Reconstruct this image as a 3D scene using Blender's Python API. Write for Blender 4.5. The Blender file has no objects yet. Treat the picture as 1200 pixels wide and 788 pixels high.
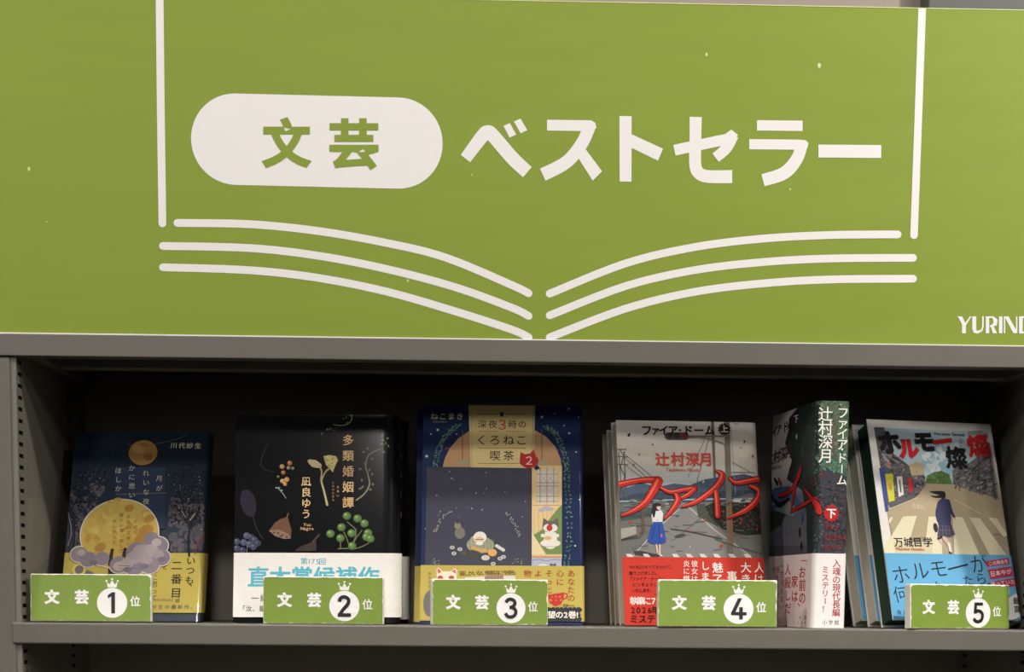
import bpy, bmesh, math, random
from mathutils import Vector, Matrix
rnd = random.Random(7)
C = bpy.context.scene.collection
SC = bpy.context.scene
SHELF = 1.45                      # height of the shelf top above the floor (m); mm coordinates below are relative to it

# ------------------------------------------------------------------ camera
FPX = 1986.0
CX, CY, CZ, YAW, PITCH, ROLL, PX0, PY0 = -57.87983, -1459.20553, 21.99977, 0.02703, -0.1044, 0.00832, 600.0, 912.086
def cam_axes():
    cy, sy = math.cos(YAW), math.sin(YAW); cp, sp = math.cos(PITCH), math.sin(PITCH)
    f = Vector((sy*cp, cy*cp, sp)); r = Vector((cy, -sy, 0)); u = r.cross(f)
    cr, sr = math.cos(ROLL), math.sin(ROLL)
    return cr*r + sr*u, -sr*r + cr*u, f
AR, AU, AF = cam_axes()
CAM = Vector((CX, CY, CZ))
def ray(px, py): return AR*((px-PX0)/FPX) - AU*((py-PY0)/FPX) + AF
def hit(px, py, P, n):
    d = ray(px, py); return CAM + d*((P-CAM).dot(n)/d.dot(n))
cd = bpy.data.cameras.new('camera'); co = bpy.data.objects.new('camera', cd); C.objects.link(co)
M = Matrix((AR, AU, -AF)).transposed().to_4x4(); M.translation = CAM*0.001 + Vector((0, 0, SHELF)); co.matrix_world = M
cd.sensor_width = 36; cd.sensor_fit = 'HORIZONTAL'; cd.lens = FPX/1200*36; cd.shift_y = (PY0-394)/1200; cd.clip_start = .05
SC.camera = co

# ------------------------------------------------------------------ light
W = bpy.data.worlds.new('world'); SC.world = W; W.use_nodes = True
WN = W.node_tree; BG = WN.nodes['Background']; BG.inputs[0].default_value = (1.0, .985, .93, 1)
# ambient light shaped: dimmed below eye level to darken the space under the shelf
wc = WN.nodes.new('ShaderNodeTexCoord'); wx = WN.nodes.new('ShaderNodeSeparateXYZ'); wr = WN.nodes.new('ShaderNodeMapRange')
WN.links.new(wc.outputs['Generated'], wx.inputs[0]); WN.links.new(wx.outputs['Z'], wr.inputs[0])
wr.inputs[1].default_value = -.06; wr.inputs[2].default_value = .09; wr.inputs[3].default_value = .01; wr.inputs[4].default_value = .26
WN.links.new(wr.outputs[0], BG.inputs[1])
def area(name, loc, size, power, col, target, shape='DISK', spread=180, sy=None):
    l = bpy.data.lights.new(name, 'AREA'); l.shape = shape; l.size = size; l.energy = power; l.color = col; l.spread = math.radians(spread)
    if sy: l.size_y = sy
    o = bpy.data.objects.new(name, l); C.objects.link(o); o.location = loc
    o.rotation_euler = (Vector(target)-Vector(loc)).to_track_quat('-Z', 'Y').to_euler(); return o
WARM = (1.0, .955, .90)
for n_, x_, y_, sz_, p_ in (('downlight', -1.2, -.74, .12, 10), ('downlight', 1.15, -.74, .12, 22), ('aisle_lamp', -.10, -1.55, .14, 8.5), ('aisle_lamp', 1.3, -1.5, .14, 6),
                    ('far_lamp', -1.3, -2.9, .3, 17), ('far_lamp', 1.3, -2.9, .3, 15), ('shelf_light', 0, -.5, 1.0, 8.5)):
    if n_ == 'shelf_light': area(n_, (x_, y_, 2.62), sz_, p_, WARM, (x_, y_+.14, 1.4), 'RECTANGLE', 42, .05)
    else: area(n_, (x_, y_, 2.62), sz_, p_, WARM, (x_*.8, -.1, 1.4))
vs = SC.view_settings; SC.display_settings.display_device = 'sRGB'
vs.view_transform = 'Standard'; vs.look = 'None'; vs.gamma = 1; vs.use_curve_mapping = False; vs.exposure = -0.04

# ------------------------------------------------------------------ materials
def lin(c):
    return tuple((x/255/12.92 if x/255 <= .04045 else ((x/255+.055)/1.055)**2.4) for x in c)
def mat(name, col, rough=.5, metal=0, noise=0, nscale=40, stretch=(1, 1, 1), bump=0, bscale=200, spec=.5):
    m = bpy.data.materials.new(name); m.use_nodes = True; nt = m.node_tree; b = nt.nodes['Principled BSDF']
    c = lin(col); b.inputs['Base Color'].default_value = (*c, 1); b.inputs['Roughness'].default_value = rough; b.inputs['Metallic'].default_value = metal
    b.inputs['Specular IOR Level'].default_value = spec
    tc = nt.nodes.new('ShaderNodeTexCoord'); mp = nt.nodes.new('ShaderNodeMapping'); mp.inputs['Scale'].default_value = stretch
    nt.links.new(tc.outputs['Object'], mp.inputs['Vector'])
    if noise:
        n = nt.nodes.new('ShaderNodeTexNoise'); n.inputs['Scale'].default_value = nscale; n.inputs['Detail'].default_value = 5
        nt.links.new(mp.outputs[0], n.inputs['Vector'])
        r = nt.nodes.new('ShaderNodeMapRange'); r.inputs[1].default_value = .25; r.inputs[2].default_value = .75
        r.inputs[3].default_value = 1-noise; r.inputs[4].default_value = 1+noise
        nt.links.new(n.outputs[0], r.inputs[0])
        x = nt.nodes.new('ShaderNodeMix'); x.data_type = 'RGBA'; x.blend_type = 'MULTIPLY'; x.inputs[0].default_value = 1
        x.inputs[6].default_value = (*c, 1); nt.links.new(r.outputs[0], x.inputs[7]); nt.links.new(x.outputs[2], b.inputs['Base Color'])
    if bump:
        n2 = nt.nodes.new('ShaderNodeTexNoise'); n2.inputs['Scale'].default_value = bscale; nt.links.new(mp.outputs[0], n2.inputs['Vector'])
        bp = nt.nodes.new('ShaderNodeBump'); bp.inputs['Strength'].default_value = bump; bp.inputs['Distance'].default_value = .0005
        nt.links.new(n2.outputs[0], bp.inputs['Height']); nt.links.new(bp.outputs[0], b.inputs['Normal'])
    return m
def printed(name, rough=.45, coat=0, coat_rough=.1, spec=.5, wrinkle=0, wscale=25):
    """ink on paper: the printed colours, with faint paper mottling"""
    m = bpy.data.materials.new(name); m.use_nodes = True; nt = m.node_tree; b = nt.nodes['Principled BSDF']
    a = nt.nodes.new('ShaderNodeVertexColor'); a.layer_name = 'ink'
    tc = nt.nodes.new('ShaderNodeTexCoord'); n = nt.nodes.new('ShaderNodeTexNoise'); n.inputs['Scale'].default_value = 350
    nt.links.new(tc.outputs['Object'], n.inputs['Vector'])
    r = nt.nodes.new('ShaderNodeMapRange'); r.inputs[3].default_value = .95; r.inputs[4].default_value = 1.05; nt.links.new(n.outputs[0], r.inputs[0])
    x = nt.nodes.new('ShaderNodeMix'); x.data_type = 'RGBA'; x.blend_type = 'MULTIPLY'; x.inputs[0].default_value = 1
    nt.links.new(a.outputs[0], x.inputs[6]); nt.links.new(r.outputs[0], x.inputs[7]); nt.links.new(x.outputs[2], b.inputs['Base Color'])
    b.inputs['Roughness'].default_value = rough; b.inputs['Coat Weight'].default_value = coat; b.inputs['Coat Roughness'].default_value = coat_rough
    b.inputs['Specular IOR Level'].default_value = spec
    if wrinkle:
        n2 = nt.nodes.new('ShaderNodeTexNoise'); n2.inputs['Scale'].default_value = wscale; nt.links.new(tc.outputs['Object'], n2.inputs['Vector'])
        bp = nt.nodes.new('ShaderNodeBump'); bp.inputs['Strength'].default_value = wrinkle; bp.inputs['Distance'].default_value = .002
        nt.links.new(n2.outputs[0], bp.inputs['Height']); nt.links.new(bp.outputs[0], b.inputs['Coat Normal'])
    return m
STEEL = mat('grey_painted_steel', (98, 94, 86), .45, 0, .04, 30, bump=.15, bscale=900)
STEEL_IN = mat('grey_painted_steel_inside', (112, 108, 98), .6, 0, .10, 18, bump=.15, bscale=900)
STEEL_BACK = mat('grey_painted_back_sheet', (150, 142, 132), .6, 0, .06, 14)
GREEN = mat('green_sign_sheet', (131, 149, 47), .5, 0, .035, 22, (.25, 1, 2.2), bump=.25, bscale=60, spec=.28)
WHITE = mat('white_sign_film', (232, 229, 226), .5, 0, .01)
SPECK = mat('pale_scuff', (205, 214, 150), .6)
PRINT = printed('printed_paper', .6, spec=.15)
PRINT_GLOSS = printed('laminated_print', .4, .35, .05, spec=.15)
PRINT_WRAP = printed('shrink_wrapped_print', .5, .3, .08, spec=.12, wrinkle=.12)
PRINT_MATT = printed('matt_print', .7, spec=.2)
PRINT_BLACK = printed('black_laminated_print', .4, .5, .1, spec=.05)
PAPER = mat('page_edges', (205, 196, 176), .8, 0, .08, 60, (1, 60, 1))
GREENPAGE = mat('dark_green_page_edges', (28, 58, 40), .7, 0, .08, 60)
CARTON = mat('white_carton', (226, 224, 214), .6, 0, .03, 60)
INK_AND_SHADE = mat('black_ink_and_slot_shade', (22, 20, 22), .5)
CARDGREEN = mat('green_card_print', (117, 141, 49), .5, 0, .05, 50, bump=.2, bscale=120)
WALL = mat('beige_wall_paint', (166, 156, 145), .8, 0, .02, 8)
WALLGREY = mat('grey_wall_panel', (96, 95, 92), .6, 0, .03, 12)
CEIL = mat('ceiling_paint', (74, 72, 70), .9, 0, .02, 5)
FLOOR = mat('dark_floor', (66, 60, 55), .95, 0, .15, 200)

# ------------------------------------------------------------------ helpers
def w(p): return Vector((p[0], p[1], p[2]))*0.001
def obj(name, bm, mats, parent=None, smooth=False):
    me = bpy.data.meshes.new(name); bm.to_mesh(me); bm.free()
    for m in (mats if isinstance(mats, (list, tuple)) else [mats]): me.materials.append(m)
    if smooth:
        for p in me.polygons: p.use_smooth = True
    o = bpy.data.objects.new(name, me); C.objects.link(o)
    if parent: o.parent = parent
    return o
def thing(name, label, cat, loc_mm=(0, 0, 0), rz=0, group=None):
    o = bpy.data.objects.new(name, None); C.objects.link(o); o.empty_display_size = .05
    o.location = w(loc_mm) + Vector((0, 0, SHELF)); o.rotation_euler = (0, 0, rz); o['label'] = label; o['category'] = cat
    if group: o['group'] = group
    return o
def box(bm, x0, x1, y0, y1, z0, z1, bev=0, seg=2):
    vs_ = [bm.verts.new((x*.001, y*.001, z*.001)) for x in (x0, x1) for y in (y0, y1) for z in (z0, z1)]
    fs = [bm.faces.new([vs_[i] for i in q]) for q in ((0, 1, 3, 2), (4, 6, 7, 5), (0, 4, 5, 1), (2, 3, 7, 6), (0, 2, 6, 4), (1, 5, 7, 3))]
    if bev:
        es = list({e for f in fs for e in f.edges})
        bmesh.ops.bevel(bm, geom=es, offset=bev*.001, segments=seg, affect='EDGES', profile=.5)
    return bm
def struct(name, bm, m):
    o = obj(name, bm, m); o['kind'] = 'structure'; o['label'] = name.replace('_', ' '); return o

_glyph = {}
def glyph(ch, off=0):
    """triangles of one character, em box centred on the origin"""
    k = (ch, round(off, 4))
    if k not in _glyph:
        c = bpy.data.curves.new('glyph', 'FONT'); c.body = ch; c.offset = off; c.resolution_u = 3; c.dimensions = '2D'; c.fill_mode = 'FRONT'
        o = bpy.data.objects.new('glyph', c); m = bpy.data.meshes.new_from_object(o)
        vsx = [(v.co.x, v.co.y) for v in m.vertices]; adv = 1.0 if ord(ch) > 0x2000 else (max([x for x, _ in vsx] or [.3])+.06)
        _glyph[k] = ([(x-adv/2, y-.38) for x, y in vsx], [tuple(p.vertices) for p in m.polygons], adv)
        bpy.data.meshes.remove(m); bpy.data.objects.remove(o); bpy.data.curves.remove(c)
    return _glyph[k]
def catmull(pts, n=8):
    if len(pts) < 3: return list(pts)
    P = [pts[0]] + list(pts) + [pts[-1]]; out = []
    for i in range(1, len(P)-2):
        for j in range(n):
            t = j/n; a, b, c, d = P[i-1], P[i], P[i+1], P[i+2]
            out.append(tuple(.5*((2*b[k]) + (c[k]-a[k])*t + (2*a[k]-5*b[k]+4*c[k]-d[k])*t*t + (3*b[k]-a[k]-3*c[k]+d[k])*t**3) for k in range(len(b))))
    out.append(tuple(pts[-1])); return out

class Art:
    """flat print on a surface; collects coloured polygons in surface millimetres (s along, v up)"""
    STEP = .001                   # later prints lie a hair above earlier ones
    def __init__(s, to_sv): s.bm = bmesh.new(); s.col = s.bm.loops.layers.float_color.new('ink'); s.m = to_sv; s.k = 0; s.sx = 1
    def z(s): s.k += 1; return s.k*s.STEP
    def face(s, sv, col):
        z = s.z(); f = s.bm.faces.new([s.bm.verts.new((p[0], p[1], z)) for p in sv])
        cs = col if isinstance(col[0], (tuple, list)) else None
        f.normal_update()
        if f.normal.z < 0: f.normal_flip()
        lookup = {}
        if cs:
            for p, c in zip(sv, cs): lookup[(round(p[0], 5), round(p[1], 5))] = c
        for l in f.loops:
            c = lookup.get((round(l.vert.co.x, 5), round(l.vert.co.y, 5)), cs[0]) if cs else col
            l[s.col] = (*lin(c), 1)
        return f
    def poly(s, px, col): return s.face([s.m(*p) for p in px], col)
    def brush(s, pts, width, col, smooth=True, cap=True, uv=False):
        P = [p if uv else s.m(p[0], p[1]) for p in pts]
        k = 1 if uv else 1/1.33
        ws = [width*k]*len(P) if not isinstance(width, (list, tuple)) else [x*k for x in width]
        Q = [(p[0], p[1], x) for p, x in zip(P, ws)]
        if smooth: Q = catmull(Q, 6)
        Lr, Rr = [], []; n = len(Q)
        for i, (x, y, d) in enumerate(Q):
            a = Q[max(i-1, 0)]; b = Q[min(i+1, n-1)]; tx, ty = b[0]-a[0], b[1]-a[1]; l = math.hypot(tx, ty) or 1
            nx, ny = -ty/l, tx/l; Lr.append((x+nx*d/2, y+ny*d/2)); Rr.append((x-nx*d/2, y-ny*d/2))
        for i in range(n-1):
            s.face([Lr[i], Lr[i+1], Rr[i+1], Rr[i]], col)
        if cap:
            for (x, y, d) in (Q[0], Q[-1]): s.disc_sv(x, y, d/2, d/2, col, 12)
    def disc_sv(s, x, y, rx, ry, col, n=20, rot=0):
        c, q = math.cos(rot), math.sin(rot)
        s.face([(x+rx*math.cos(a)*c-ry*math.sin(a)*q, y+rx*math.cos(a)*q+ry*math.sin(a)*c) for a in [2*math.pi*i/n for i in range(n)]], col)
    def disc(s, px, py, rx, col, ry=None, n=20, rot=0):
        x, y = s.m(px, py); s.disc_sv(x, y, rx/1.33, (ry or rx)/1.33, col, n, rot)
    def grad(s, s0, s1, v0, v1, stops, n=12):
        """vertical run of printed colour, stops = [(t, rgb)] from bottom to top"""
        def at(t):
            for (a, ca), (b, cb) in zip(stops, stops[1:]):
                if t <= b: k = (t-a)/(b-a) if b > a else 0; return tuple(ca[i]+(cb[i]-ca[i])*k for i in range(3))
            return stops[-1][1]
        for i in range(n):
            t0, t1 = i/n, (i+1)/n; y0, y1 = v0+(v1-v0)*t0, v0+(v1-v0)*t1; a, b = at(t0), at(t1)
            s.face([(s0, y0), (s1, y0), (s1, y1), (s0, y1)], [a, a, b, b])
    def ch(s, c, px, py, size, col, off=.0, rot=0, sx=1, uv=False):
        x, y = (px, py) if uv else s.m(px, py); k = size if uv else size/1.33
        sx = sx*s.sx; cr, sr = math.cos(rot), math.sin(rot); solid = off >= .045 and len(glyph(c)[0]) < 60
        vsx, fs, adv = glyph(c, off if solid or off < 0 else 0)
        sh = [(0, 0)] if solid or off <= 0 else [(off*math.cos(t), off*math.sin(t)) for t in [math.pi/3*i for i in range(6)]]
        for dx, dy in sh:          # heavier weight: the same strokes struck again a hair to the side
            s.tris([(x+((a+dx)*cr*sx-(b+dy)*sr)*k, y+((a+dx)*sr*sx+(b+dy)*cr)*k) for a, b in vsx], fs, col, off if solid else 0)
    def tris(s, vv, fs, col, off):
        z = s.z(); bv = [s.bm.verts.new((p[0], p[1], z)) for p in vv] if off == 0 else None
        for i_, f in enumerate(fs):
            if off:                # thickened strokes overlap: keep their triangles apart
                z = s.k*s.STEP + .0008*(i_ % 12); F = s.bm.faces.new([s.bm.verts.new((vv[i][0], vv[i][1], z)) for i in f])
            else:
                F = s.bm.faces.new([bv[i] for i in f])
            F.normal_update()
            if F.normal.z < 0: F.normal_flip()
            for l in F.loops: l[s.col] = (*lin(col), 1)
        if off: s.k += 10
    def fit(s, c, x0, y0, x1, y1, col, off=0):
        """one character stretched to a bounding box given on the photograph's grid of the surface"""
        a = s.m(x0, y1); b = s.m(x1, y1); d = s.m(x0, y0)
        vsx, fs, _ = glyph(c, off); X0 = min(p[0] for p in vsx); X1 = max(p[0] for p in vsx); Y0 = min(p[1] for p in vsx); Y1 = max(p[1] for p in vsx)
        bv = []
        for p in vsx:
            i, j = (p[0]-X0)/(X1-X0), (p[1]-Y0)/(Y1-Y0)
            bv.append((a[0]+(b[0]-a[0])*i+(d[0]-a[0])*j, a[1]+(b[1]-a[1])*i+(d[1]-a[1])*j))
        s.tris(bv, fs, col, off)
    def row(s, text, x0, x1, y, size, col, off=0, y1=None, rot=0):
        n = len(text)
        for i, c in enumerate(text):
            t = i/(n-1) if n > 1 else 0
            if c != ' ': s.ch(c, x0+(x1-x0)*t, y+((y1 if y1 is not None else y)-y)*t, size, col, off, rot)
    def latin(s, text, x0, y, size, col, off=0):
        x, v = s.m(x0, y); k = size/1.33
        for c in text:
            if c == ' ': x += .3*k; continue
            a = glyph(c, off)[2]*k; s.ch(c, x+a/2, v, k, col, off, uv=True); x += a
    def col_(s, text, x, y0, dy, size, col, off=0, x1=None):
        n = len(text)
        for i, c in enumerate(text):
            xx = x if x1 is None else x+(x1-x)*i/max(n-1, 1)
            if c == 'ー':
                s.brush([(xx, y0+dy*i-size*.38), (xx, y0+dy*i+size*.38)], size*(.09+2*off), col, False, False)
            elif c in '、。': s.ch(c, xx+size*.5, y0+dy*i-size*.75, size, col, off)
            elif c in '「': s.brush([(xx+size*.35, y0+dy*i+size*.1), (xx+size*.35, y0+dy*i+size*.4), ], size*.06, col, False, False); s.brush([(xx-size*.1, y0+dy*i+size*.1), (xx+size*.35, y0+dy*i+size*.1)], size*.06, col, False, False)
            else: s.ch(c, xx, y0+dy*i, size, col, off)
    def clip(s, s0, s1, v0, v1, cuts=()):
        def bis(co, no, clear):
            g = s.bm.verts[:] + s.bm.edges[:] + s.bm.faces[:]
            bmesh.ops.bisect_plane(s.bm, geom=g, dist=1e-5, plane_co=co, plane_no=no, clear_outer=clear)
        bis((s0, 0, 0), (-1, 0, 0), True); bis((s1, 0, 0), (1, 0, 0), True); bis((0, v0, 0), (0, -1, 0), True); bis((0, v1, 0), (0, 1, 0), True)
        for c in cuts: bis((c, 0, 0), (1, 0, 0), False)

class Pose:
    """where a book or card stands: front face frame in shelf millimetres"""
    def __init__(s, x, y, yaw, lean, roll, Wd, H, T, shear=True, zb=.3):
        s.x, s.y, s.yaw, s.W, s.H, s.T = x, y, math.radians(yaw), Wd, H, T
        L, R = math.radians(lean), math.radians(roll); s.zb = zb if shear else T*math.sin(L)+zb
        # local frame of the yawed empty: x along, y back, z up
        e1 = Vector((1, 0, 0)); e2 = Vector((0, math.sin(L), math.cos(L)))
        s.a1 = e1*math.cos(R) - e2*math.sin(R); s.a2 = e2*math.cos(R) + e1*math.sin(R)
        s.nb = Vector((0, 1, 0)) if shear else Vector((0, math.cos(L), -math.sin(L)))   # towards the back
        s.nf = s.a2.cross(s.a1)                                                         # (points back)
        if s.nf.y < 0: s.nf = -s.nf
        if shear: s.T = T/math.cos(L)
        s.rz = Matrix.Rotation(s.yaw, 3, 'Z')
        s.B = Vector((x, y, s.zb))
    def loc(s, u, d, v): return s.a1*u + s.nb*d + s.a2*v + Vector((0, 0, s.zb))
    def front(s, px, py):
        P = s.B; n = s.rz @ s.nf; q = s.rz.transposed() @ (hit(px, py, P, n) - P); return q.dot(s.a1), q.dot(s.a2)
    def side(s, px, py):          # plane of the right end (u = W): distance back and height
        P = s.B + s.rz @ (s.a1*s.W); n = s.rz @ s.a1; q = s.rz.transposed() @ (hit(px, py, P, n) - P); return q.dot(s.nf), q.dot(s.a2)

def profile(Wd, T, ru, rd, n=8):
    """jacket outline seen from above: front edge -> front -> spine at the right -> back; [(u, d)]"""
    rd = min(rd, T/2); p = [(0, 0), (Wd-ru, 0)]
    for i in range(1, n+1): a = math.pi/2*i/n; p.append((Wd-ru+ru*math.sin(a), rd-rd*math.cos(a)))
    if T-2*rd > .01: p.append((Wd, T-rd))
    for i in range(1, n+1): a = math.pi/2*i/n; p.append((Wd-ru+ru*math.cos(a), T-rd+rd*math.sin(a)))
    p.append((0, T)); return p
class Wrap:
    def __init__(s, pose, ru, rd, off=0):
        s.p = pose; T = pose.T; s.pts = profile(pose.W, T, ru, rd); s.off = off; s.acc = [0]
        for a, b in zip(s.pts, s.pts[1:]): s.acc.append(s.acc[-1]+math.hypot(b[0]-a[0], b[1]-a[1]))
        s.nrm = []
        for i in range(len(s.pts)):
            a = s.pts[max(i-1, 0)]; b = s.pts[min(i+1, len(s.pts)-1)]; l = math.hypot(b[0]-a[0], b[1]-a[1]); s.nrm.append(((b[1]-a[1])/l, -(b[0]-a[0])/l))
        s.nrm[0] = (0, -1); s.nrm[1] = (0, -1)
    def at(s, t, v, lift):
        i = 0
        while i < len(s.acc)-2 and t > s.acc[i+1]: i += 1
        k = (t-s.acc[i])/(s.acc[i+1]-s.acc[i]); (a, b), (na, nb) = (s.pts[i], s.pts[i+1]), (s.nrm[i], s.nrm[i+1])
        u = a[0]+(b[0]-a[0])*k; d = a[1]+(b[1]-a[1])*k; h = lift+s.off; l = 1
        return s.p.loc(u+(na[0]+(nb[0]-na[0])*k)*h/l, d+(na[1]+(nb[1]-na[1])*k)*h/l, v)*.001
    def s_front(s, u):
        for i in range(len(s.pts)-1):
            a, b = s.pts[i], s.pts[i+1]
            if b[0] > a[0] and u <= b[0]: return s.acc[i]+(u-a[0])/(b[0]-a[0])*(s.acc[i+1]-s.acc[i])
            if b[0] <= a[0]: return s.acc[i]
        return s.acc[-1]
    def s_side(s, d):
        for i in range(1, len(s.pts)-1):
            a, b = s.pts[i], s.pts[i+1]
            if b[1] > a[1] and d <= b[1]: return s.acc[i]+(max(d, a[1])-a[1])/(b[1]-a[1])*(s.acc[i+1]-s.acc[i])
        return s.acc[-2]
    def art(s): return Art(lambda px, py: (lambda q: (s.s_front(q[0]), q[1]))(s.p.front(px, py)))
    def art_side(s): return Art(lambda px, py: (lambda q: (s.s_side(q[0]), q[1]))(s.p.side(px, py)))
    def build(s, name, parent, v0, v1, base, material, arts=(), thick=.9, back=None):
        """sheet wrapped round the book, with its print"""
        bm = bmesh.new(); col = bm.loops.layers.float_color.new('ink'); rows = [v0, v1]
        out = [[bm.verts.new(s.at(t, v, 0)) for v in rows] for t in s.acc]; inn = [[bm.verts.new(s.at(t, v, -thick)) for v in rows] for t in s.acc]
        n = len(s.acc); fs = []
        for i in range(n-1):
            fs += [bm.faces.new((out[i][0], out[i+1][0], out[i+1][1], out[i][1])), bm.faces.new((inn[i][1], inn[i+1][1], inn[i+1][0], inn[i][0])),
                   bm.faces.new((out[i][1], out[i+1][1], inn[i+1][1], inn[i][1])), bm.faces.new((inn[i][0], inn[i+1][0], out[i+1][0], out[i][0]))]
        for i in (0, n-1): fs.append(bm.faces.new((out[i][0], out[i][1], inn[i][1], inn[i][0]) if i == 0 else (inn[i][0], inn[i][1], out[i][1], out[i][0])))
        for f in fs:
            for l in f.loops: l[col] = (*lin(base), 1)
        for A in arts:
            A.clip(.05, s.acc[-1]-.05, v0+.05, v1-.05, s.acc[1:-1])
            vm = {}
            for v in A.bm.verts: vm[v] = bm.verts.new(s.at(v.co.x, v.co.y, v.co.z+.04))
            for f in A.bm.faces:
                F = bm.faces.new([vm[l.vert] for l in f.loops])
                for l, k in zip(F.loops, f.loops): l[col] = k[A.col]
            A.bm.free()
        o = obj(name, bm, material, parent)
        return o
def pages(parent, p, ru, m=PAPER, inset=1.3):
    bm = bmesh.new(); u0, u1, d0, d1, v0, v1 = 1.2, p.W-max(ru, 2), inset, p.T-inset, 2, p.H-2.5
    c = [bm.verts.new(p.loc(u, d, v)*.001) for u in (u0, u1) for d in (d0, d1) for v in (v0, v1)]
    for q in ((0, 1, 3, 2), (4, 6, 7, 5), (0, 4, 5, 1), (2, 3, 7, 6), (0, 2, 6, 4), (1, 5, 7, 3)): bm.faces.new([c[i] for i in q])
    bmesh.ops.recalc_face_normals(bm, faces=bm.faces[:])
    return obj('page_block', bm, m, parent)
def book_root(label, p, group=None): return thing('book', label, 'book', (p.x, p.y, 0), p.yaw, group)

# ------------------------------------------------------------------ the room
bm = bmesh.new(); box(bm, -3000, 3000, -4200, 1200, -SHELF*1000-40, -SHELF*1000); o = struct('floor', bm, FLOOR); o.location.z = SHELF
bm = bmesh.new(); box(bm, -3000, 3000, -4200, 1200, 1250, 1290); o = struct('ceiling', bm, CEIL); o.location.z = SHELF
bm = bmesh.new(); box(bm, -3000, 3000, 420, 470, -SHELF*1000, 1250); o = struct('wall_back', bm, WALL); o.location.z = SHELF
ex = hit(1088, 5, Vector((0, 385, 0)), Vector((0, 1, 0))).x
bm = bmesh.new(); box(bm, ex, 3000, 385, 420, -SHELF*1000, 1250, 2); o = struct('trim_1', bm, WALLGREY); o.location.z = SHELF

# ------------------------------------------------------------------ bookcase
XL, XR, DEP = -437.0, 443.0, 258.0
ZT0, ZT1 = 221.9, 239.8
case = thing('bookcase', 'grey painted steel bookcase under the green header sign, holding the row of books', 'bookcase', (0, 0, -SHELF*1000))
def cz(bm):          # the empty stands on the floor, the coordinates count from the shelf
    bmesh.ops.translate(bm, verts=bm.verts[:], vec=(0, 0, SHELF)); return bm
def side_panel(xin, sgn, ya, PITCHH, Z0H):
    """inner face at xin with two columns of peg slots, outer face sgn*24 further out"""
    bm = bmesh.new(); ys = [0, ya, ya+13, ya+178, ya+191, DEP]; z_lo, z_hi = -SHELF*1000, ZT1-2.3
    zs = [z_lo]; rows = []
    for i in range(30, -2, -1):
        z = Z0H-PITCHH*i; zs += [z-1.7, z+1.7]
    zs.append(z_hi); V = {}
    def vt(i, j, dx=0):
        k = (i, j, dx)
        if k not in V: V[k] = bm.verts.new(((xin+dx)*.001, ys[i]*.001, zs[j]*.001))
        return V[k]
    for i in range(5):
        for j in range(len(zs)-1):
            hole = i in (1, 3) and j % 2 == 1
            if hole:
                d = 9*sgn; q = [(i, j), (i+1, j), (i+1, j+1), (i, j+1)]
                for a, b in zip(q, q[1:]+q[:1]): bm.faces.new((vt(*a), vt(*b), vt(*b, d), vt(*a, d))).material_index = 1
                bm.faces.new([vt(*a, d) for a in q]).material_index = 1  # slots lined black: the shade inside them is put into the colour
            else: bm.faces.new((vt(i, j), vt(i+1, j), vt(i+1, j+1), vt(i, j+1)))
    bmesh.ops.recalc_face_normals(bm, faces=bm.faces[:])
    o = xin+sgn*24
    box(bm, min(xin+sgn*10, o), max(xin+sgn*10, o), 0, DEP, z_lo, z_hi)
    a, b = sorted((xin, o)); box(bm, a, b, -.6, .05, z_lo, z_hi)
    return obj('side_panel', cz(bm), [STEEL_IN, INK_AND_SHADE], case)
side_panel(XL, -1, 4, 9.7137, 208.45); side_panel(XR, 1, 53, 10.04, 211)
for a, b in ((-478, XL-4.5), (XR+4.5, 486)):
    bm = bmesh.new(); box(bm, a, b, -3, 22, -SHELF*1000, ZT0-.3, 2.2); obj('upright', cz(bm), STEEL, case)
bm = bmesh.new(); box(bm, XL-20, XR+20, DEP, DEP+6, -SHELF*1000, ZT1); obj('back_panel', cz(bm), STEEL_BACK, case)
DUST = mat('dust_smudge', (176, 170, 156), .9, 0, .3, 90)
nt = DUST.node_tree; tr = nt.nodes.new('ShaderNodeBsdfTransparent'); mx = nt.nodes.new('ShaderNodeMixShader'); mx.inputs[0].default_value = .16
nt.links.new(tr.outputs[0], mx.inputs[1]); nt.links.new(nt.nodes['Principled BSDF'].outputs[0], mx.inputs[2]); nt.links.new(mx.outputs[0], nt.nodes['Material Output'].inputs[0])
bm = bmesh.new(); bm.faces.new([bm.verts.new(hit(x, y, Vector((XL+.15, 0, 0)), Vector((1, 0, 0)))*.001) for x, y in ((32, 668), (33, 584), (45, 583), (54, 590), (58, 605), (59, 635), (60, 650), (54, 658), (44, 665))])
obj('dust_smudge', cz(bm), DUST, case)
# top board: tray with folded lip, side flanges and two stiffening rails underneath
bm = bmesh.new(); box(bm, -490, 498, -5, -3.4, ZT0, ZT1, .7); box(bm, -490, 498, -4.6, 12, ZT0, ZT0+1.5, .7); box(bm, -490, 498, 10, DEP+6, ZT1-2, ZT1-.5)
obj('top_board', cz(bm), STEEL, case)
for a, b in ((XL+.5, XL+11), (XR-11, XR-.5)):
    bm = bmesh.new(); box(bm, a, b, 13, DEP-1, 226, ZT1-2.2, .8); obj('side_flange', cz(bm), STEEL_IN, case)
for y0, y1, z0, e in ((74, 92, 222.6, 19), (222, 240, 230.5, 16)):
    bm = bmesh.new(); box(bm, XL+e, XR-e, y0, y1, z0, ZT1-2, 1.2); obj('stiffening_rail', cz(bm), STEEL_IN, case)
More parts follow.
